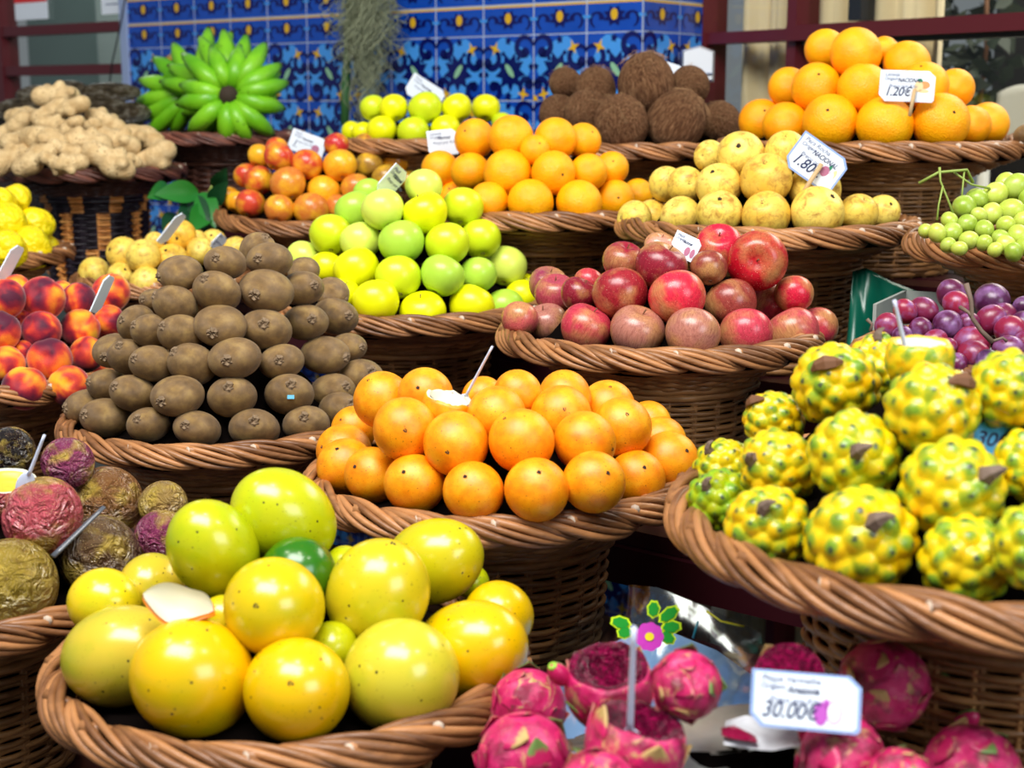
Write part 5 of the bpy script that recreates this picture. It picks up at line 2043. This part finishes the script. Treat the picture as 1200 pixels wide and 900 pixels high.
def crumple(seed, n=9):
    r = random.Random(seed)
    W_ = [(r.uniform(-1, 1), r.uniform(-1, 1), r.uniform(2, 9), r.uniform(0, 6)) for _ in range(n)]

    def f(u, v):
        return sum(abs(math.sin(fq * (a * u + b * v) + p_)) / (1 + fq * .35) for a, b, fq, p_ in W_) / n * 3
    return f


def sheet_px(top, bot, d_top, d_bot, nx, ny, amp, seed, org):
    """grid between two pixel polylines"""
    f = crumple(seed)
    tx, bx = np.array(top, float), np.array(bot, float)

    def lerp(P_, s_):
        q = s_ * (len(P_) - 1)
        i = min(int(q), len(P_) - 2)
        return P_[i] + (P_[i + 1] - P_[i]) * (q - i)
    v = []
    for i in range(nx + 1):
        for j in range(ny + 1):
            s_, w = i / nx, j / ny
            a, b = lerp(tx, s_), lerp(bx, s_)
            q = a + (b - a) * w
            d = d_top + (d_bot - d_top) * w - amp * f(s_ * 1.6, w)
            v.append(tuple(at(q[0], q[1], d) - org))
    fs = [(i * (ny + 1) + j, i * (ny + 1) + j + 1, (i + 1) * (ny + 1) + j + 1, (i + 1) * (ny + 1) + j) for i in range(nx) for j in range(ny)]
    return v, fs


bo = at(770, 800, 1.15)
bag = obj('plastic_bag', None, loc=bo, label='clear crumpled plastic bag with a printed flower behind the red pitayas', cat='bag')
mb = MB()
v, f = sheet_px([(632, 768), (680, 726), (712, 706), (738, 685), (770, 688), (812, 705), (850, 722), (892, 742)], [(640, 880), (700, 900), (760, 900), (820, 900), (905, 860)], 1.26, 1.06, 60, 34, .05, 5, bo)
mb.add(v, f)
obj('film', mb.mesh('film', [M['film']]), bag)
mb = MB()
v, f = sheet_px([(650, 800), (690, 765), (730, 748), (790, 742), (840, 762), (880, 790)], [(650, 880), (700, 900), (760, 900), (820, 900), (880, 860)], 1.25, 1.10, 30, 20, .015, 8, bo)
mb.add(v, f)
obj('paper_insert', mb.mesh('paper_insert', [plain('bluish_paper', srgb(176, 200, 226), .6)]), bag)
# flower print
fc = at(757, 740, 1.13)
zf = (CAM - fc).normalized()
xx = (RT - zf * RT.dot(zf)).normalized()
yy = zf.cross(xx)
px1 = 1.13 / F


def fl(x, y, z):
    return tuple(fc - bo + xx * (x * px1) + yy * (y * px1) + zf * z)


for nm, mat, mi in (('printed_leaf', plain('print_leaf_green', srgb(20, 150, 40), .4), 0),):
    mb = MB()
    for (lx, ly, a, L) in ((-18, 8, 2.95, 26), (-16, 1, 3.35, 20), (8, 16, 1.45, 22), (16, 12, .62, 30), (18, 4, .1, 26), (16, -2, -.5, 22)):
        for sc_, z, m_ in ((1.0, 0, 1), (.78, .0006, 0)):
            pts = []
            for k in range(14):
                t_ = 2 * PI * k / 14
                rr = (1 if k % 2 else .86)
                pts.append((lx + math.cos(a) * L * .45 + (math.cos(t_) * L * .52 * math.cos(a) - math.sin(t_) * 8.5 * math.sin(a)) * sc_ * rr,
                            ly + math.sin(a) * L * .45 + (math.cos(t_) * L * .52 * math.sin(a) + math.sin(t_) * 8.5 * math.cos(a)) * sc_ * rr))
            mb.poly([fl(x, y, z) for x, y in pts], m_)
    obj(nm, mb.mesh(nm, [mat, plain('print_lime', srgb(206, 240, 20), .4)], smooth=False), bag)
mb = MB()
for k in range(9):
    a = 2 * PI * k / 9
    mb.poly([fl(4 + math.cos(a) * 10 + 7 * math.cos(t_), -6 + math.sin(a) * 10 + 7 * math.sin(t_), .0012 + .0001 * (k % 3)) for t_ in np.linspace(0, 2 * PI, 13)[:-1]], 0)
mb.poly([fl(4 + 5.5 * math.cos(t_), -6 + 5 * math.sin(t_), .002) for t_ in np.linspace(0, 2 * PI, 13)[:-1]], 1)
obj('printed_flower', mb.mesh('printed_flower', [plain('print_flower_magenta', srgb(206, 60, 190), .4), plain('print_flower_yellow', srgb(240, 224, 40), .4)], smooth=False), bag)
mb = MB()
mb.tube([at(828, 716, 1.17) - bo, at(845, 728, 1.165) - bo, at(862, 732, 1.16) - bo, at(872, 734, 1.16) - bo], .0009, 5)
mb.tube([at(812, 748, 1.14) - bo, at(818, 728, 1.14) - bo], .0028, 5, flat=.3, mi=1)
obj('printed_stripe', mb.mesh('printed_stripe', [plain('print_yellow_line', srgb(220, 214, 40), .4), plain('print_teal', srgb(20, 120, 140), .4)]), bag)

# round metal lid in front
ml = at(905, 882, .96)
e = obj('metal_lid', None, loc=ml, label='round brushed metal lid beneath the price card and tissue', cat='lid')
mb = MB()
mb.lathe([(.001, .006), (.03, .0055), (.06, .005), (.064, .003), (.070, .004), (.073, .001), (.073, -.004), (.001, -.004)], 64)
t = NT('brushed_metal')
t.fin(t.ramp(t.noise(t.coord((1, 1, 1), rand=False), 40.0, 4), [(.3, (.44, .47, .42)), (.7, (.60, .62, .55))]), .36, Metallic=.75)
obj('disc', mb.mesh('disc', [t.m]), e)
mb = MB()
mb.lathe([(.012, .0052), (.012, .012), (.009, .015), (.001, .0155)], 24)
obj('knob', mb.mesh('knob', [t.m]), e, (.02, -.03, 0))
# tissue
to = at(888, 858, .93)
e2 = obj('tissue', None, loc=to, label='crumpled white tissue stained crimson lying on the metal lid', cat='tissue')
mb = MB()
v, f = sheet_px([(850, 845), (875, 838), (905, 848), (935, 850)], [(848, 872), (880, 878), (905, 880), (945, 872)], .95, .915, 26, 16, .016, 3, to)
mb.add(v, f)
obj('sheet', mb.mesh('sheet', [plain('tissue_white', srgb(212, 216, 222), .8)]), e2)
mb = MB()
v, f = sheet_px([(845, 853), (860, 850), (885, 862)], [(846, 862), (862, 866), (888, 870)], .925, .91, 12, 6, .010, 4, to)
mb.add(v, f)
obj('stain', mb.mesh('stain', [plain('crimson_stain', srgb(140, 10, 60), .4)]), e2)

# peel shell on the front heap
pm = MB()
n = 22
vs, fs = [], []
for i in range(n + 1):
    t_ = i / n
    for j in range(9):
        q = j / 8 - .5
        wd = math.sin(PI * t_) ** .7 * .034
        vs.append(((t_ - .5) * .056, q * wd, -.018 * math.sin(PI * t_) * (1 - (2 * q) ** 2) + .006 * math.sin(t_ * 9) * abs(q)))
for i in range(n):
    for j in range(8):
        a = i * 9 + j
        fs.append((a, a + 1, a + 10, a + 9))
k = len(vs)
vs2 = [(x * 1.04, y * 1.06, z - .0035) for x, y, z in vs]
pm.add(vs, [q[::-1] for q in fs], 0)
pm.add(vs2, fs, 1)
edge = [i * 9 for i in range(n + 1)] + [i * 9 + 8 for i in range(n, -1, -1)]
pm.f += [(edge[i], edge[(i + 1) % len(edge)], k + edge[(i + 1) % len(edge)], k + edge[i]) for i in range(len(edge))]
pm.i += [1] * len(edge)
zf = facing(.05, -.75)
R_ = frame_to(zf, -.28)
obj('fruit_peel', pm.mesh('fruit_peel', [M['pulp_white'], plain('orange_rind', srgb(236, 130, 20), .4)]), loc=at(209, 706, 1.04), rot=R_, scale=.98,
    label='boat-shaped piece of orange peel with white pith on the yellow heap', cat='peel')

# small green bud beside the scooped pitaya
bm_ = body('cactus_bud', M['bract_green'], (1, 1, 1.5), .08, 3, nu=20, nv=14)
o = obj('cactus_bud', bm_, loc=at(655, 790, .98), rot=frame_to(facing(-.5, -.7)), scale=.0068, label='small green bud lying beside the scooped red pitaya', cat='bud')
obj('cut_face', pebble('cut_face', plain('lime_face', srgb(150, 200, 60), .4), .5, 1.3, 2, .2), o)
o = obj('cactus_bud', bm_, loc=at(1133, 843, .96), rot=frame_to(facing(.5, -.5)), scale=.0065, label='small green bud above the wide magenta pitaya', cat='bud')
o = obj('cactus_bud', bm_, loc=at(1104, 794, .98), rot=frame_to(facing(.7, .2)), scale=.0045, label='yellow-green bud beside the blotchy tan pitaya', cat='bud')

# bags of dried goods behind the ginger
mfoil = NT('dark_shiny_wrap')
v = mfoil.coord()
nz = mfoil.noise(v, 2.2, 5, .7)
mfoil.bump(mfoil.noise(v, 5.0, 5, .7), .9, .12)
mfoil.fin(mfoil.ramp(nz, [(.3, srgb(40, 34, 28)), (.5, srgb(112, 96, 72)), (.68, srgb(190, 184, 166))]), .14, Specular_IOR_Level=.7)
for i, (x, y, rx, ry, tag_) in enumerate(((52, 112, 34, 16, 'pale topmost'), (130, 106, 36, 12, 'long dark'), (20, 128, 26, 15, 'silvery'), (112, 124, 40, 14, 'brown middle'), (150, 132, 26, 14, 'blackish'), (86, 102, 20, 11, 'small'))):
    s_ = 3.05 / F
    pk = obj('wrapped_packet', body('packet', mfoil.m, (1, .7, 1), .22, 50 + i, nu=32, nv=20), loc=at(x, y + 2, 3.08), rot=frame_to(facing(0, -.5), rnd.uniform(-.2, .2)),
             scale=(rx * s_, ry * s_, ry * s_ * 1.2), label=f'{tag_} packet of dried goods in shiny wrap behind the ginger', cat='packet')
mb = MB()
hb = at(90, 150, 3.1)
mb.box((-.19, -.10, -.17), (.10, .10, .030))
obj('produce_crate', mb.mesh('produce_crate', [plain('dark_crate', srgb(40, 32, 28), .7)], smooth=False), loc=hb, rot=(0, 0, -PSI), label='dark crate behind the ginger that holds the shiny packets', cat='crate')

# pale box and green sheet behind the red grapes
xb = at(1100, 402, 1.68)
e = obj('white_box', None, loc=xb, rot=(0, 0, -.5), label='pale open carton standing behind the red grapes', cat='box')
cardm = plain('pale_carton', srgb(150, 156, 150), .7)
for lo, hi in (((-.06, -.07, -.09), (-.056, .07, .05)), ((.14, -.07, -.09), (.144, .07, .05)), ((-.06, .066, -.09), (.144, .07, .05)), ((-.06, -.07, -.09), (.144, -.066, .01)), ((-.06, -.07, -.094), (.144, .07, -.09))):
    mb = MB()
    mb.box(lo, hi)
    obj('panel', mb.mesh('panel', [cardm], smooth=False), e)
mb = MB()
go = at(1025, 380, 1.78)
v, f = sheet_px([(1000, 318), (1015, 314), (1045, 330), (1085, 345)], [(985, 470), (1015, 470), (1050, 470), (1090, 470)], 1.90, 1.84, 24, 30, .04, 12, go)
mb.add(v, f)
gs = obj('green_sheet', mb.mesh('green_sheet', [plain('green_plastic_sheet', srgb(4, 84, 66), .3)]), loc=go, label='dark green plastic sheet hanging beside the red grapes', cat='sheet')
s2 = gs.modifiers.new('thick', 'SOLIDIFY')
s2.thickness = .001

# one brown fruit in the basket at the edge
ef = obj('kiwi_fruit', KIND['kiwi']['bodies'][0], loc=at(1203, 158, 2.1), rot=frame_to(facing(-.2, -.3)), scale=.016, label='brown kiwi alone in the basket beside the orange pyramid', cat='kiwi')
obj('stem_scar', KIND['kiwi']['parts'][0][1], ef)

# ------------------------------------------------------------------ light
w = bpy.data.worlds.new('world')
sc.world = w
w.use_nodes = True
w.node_tree.nodes['Background'].inputs[0].default_value = (.80, .90, 1.0, 1)
w.node_tree.nodes['Background'].inputs[1].default_value = .21


def area(name, loc, target, size, power, col):
    l = bpy.data.lights.new(name, 'AREA')
    l.shape = 'RECTANGLE'
    l.size, l.size_y = size
    l.energy = power
    l.color = col
    o = bpy.data.objects.new(name, l)
    COL.objects.link(o)
    o.location = loc
    o.rotation_euler = (Vector(target) - Vector(loc)).to_track_quat('-Z', 'Y').to_euler()
    return o


area('skylight', (-.5, .1, 3.6), (0, 1.9, 1.0), (2.2, 1.2), 132, (1, .98, .95))
area('market_opening', (2.6, -1.6, 2.6), (.2, 1.8, 1.1), (2.0, 1.6), 60, (.86, .94, 1))


def bulb(loc, power, rad=.05, col=(1, .93, .82)):
    l = bpy.data.lights.new('lamp', 'POINT')
    l.energy = power
    l.shadow_soft_size = rad
    l.color = col
    o = bpy.data.objects.new('lamp', l)
    COL.objects.link(o)
    o.location = loc


for lx in (-1.0, 0.0, 1.0):
    bulb((lx - .1, .95 - .3 * lx, 2.75), 12)
area('shop_light', tuple(MR @ Vector((.9, .9, 1.05))), tuple(MR @ Vector((.7, .4, -1))), (1.6, .8), 30, (1, .95, .86))  # added fill to brighten the curtain and room behind the right window
area('hall_light', tuple(ML @ Vector((u_l - 1, .7, 1.05))), tuple(ML @ Vector((u_l - 1, .8, -1))), (1.6, .6), 20, (.9, 1, 1))  # unseen fill, added so the left window does not go black
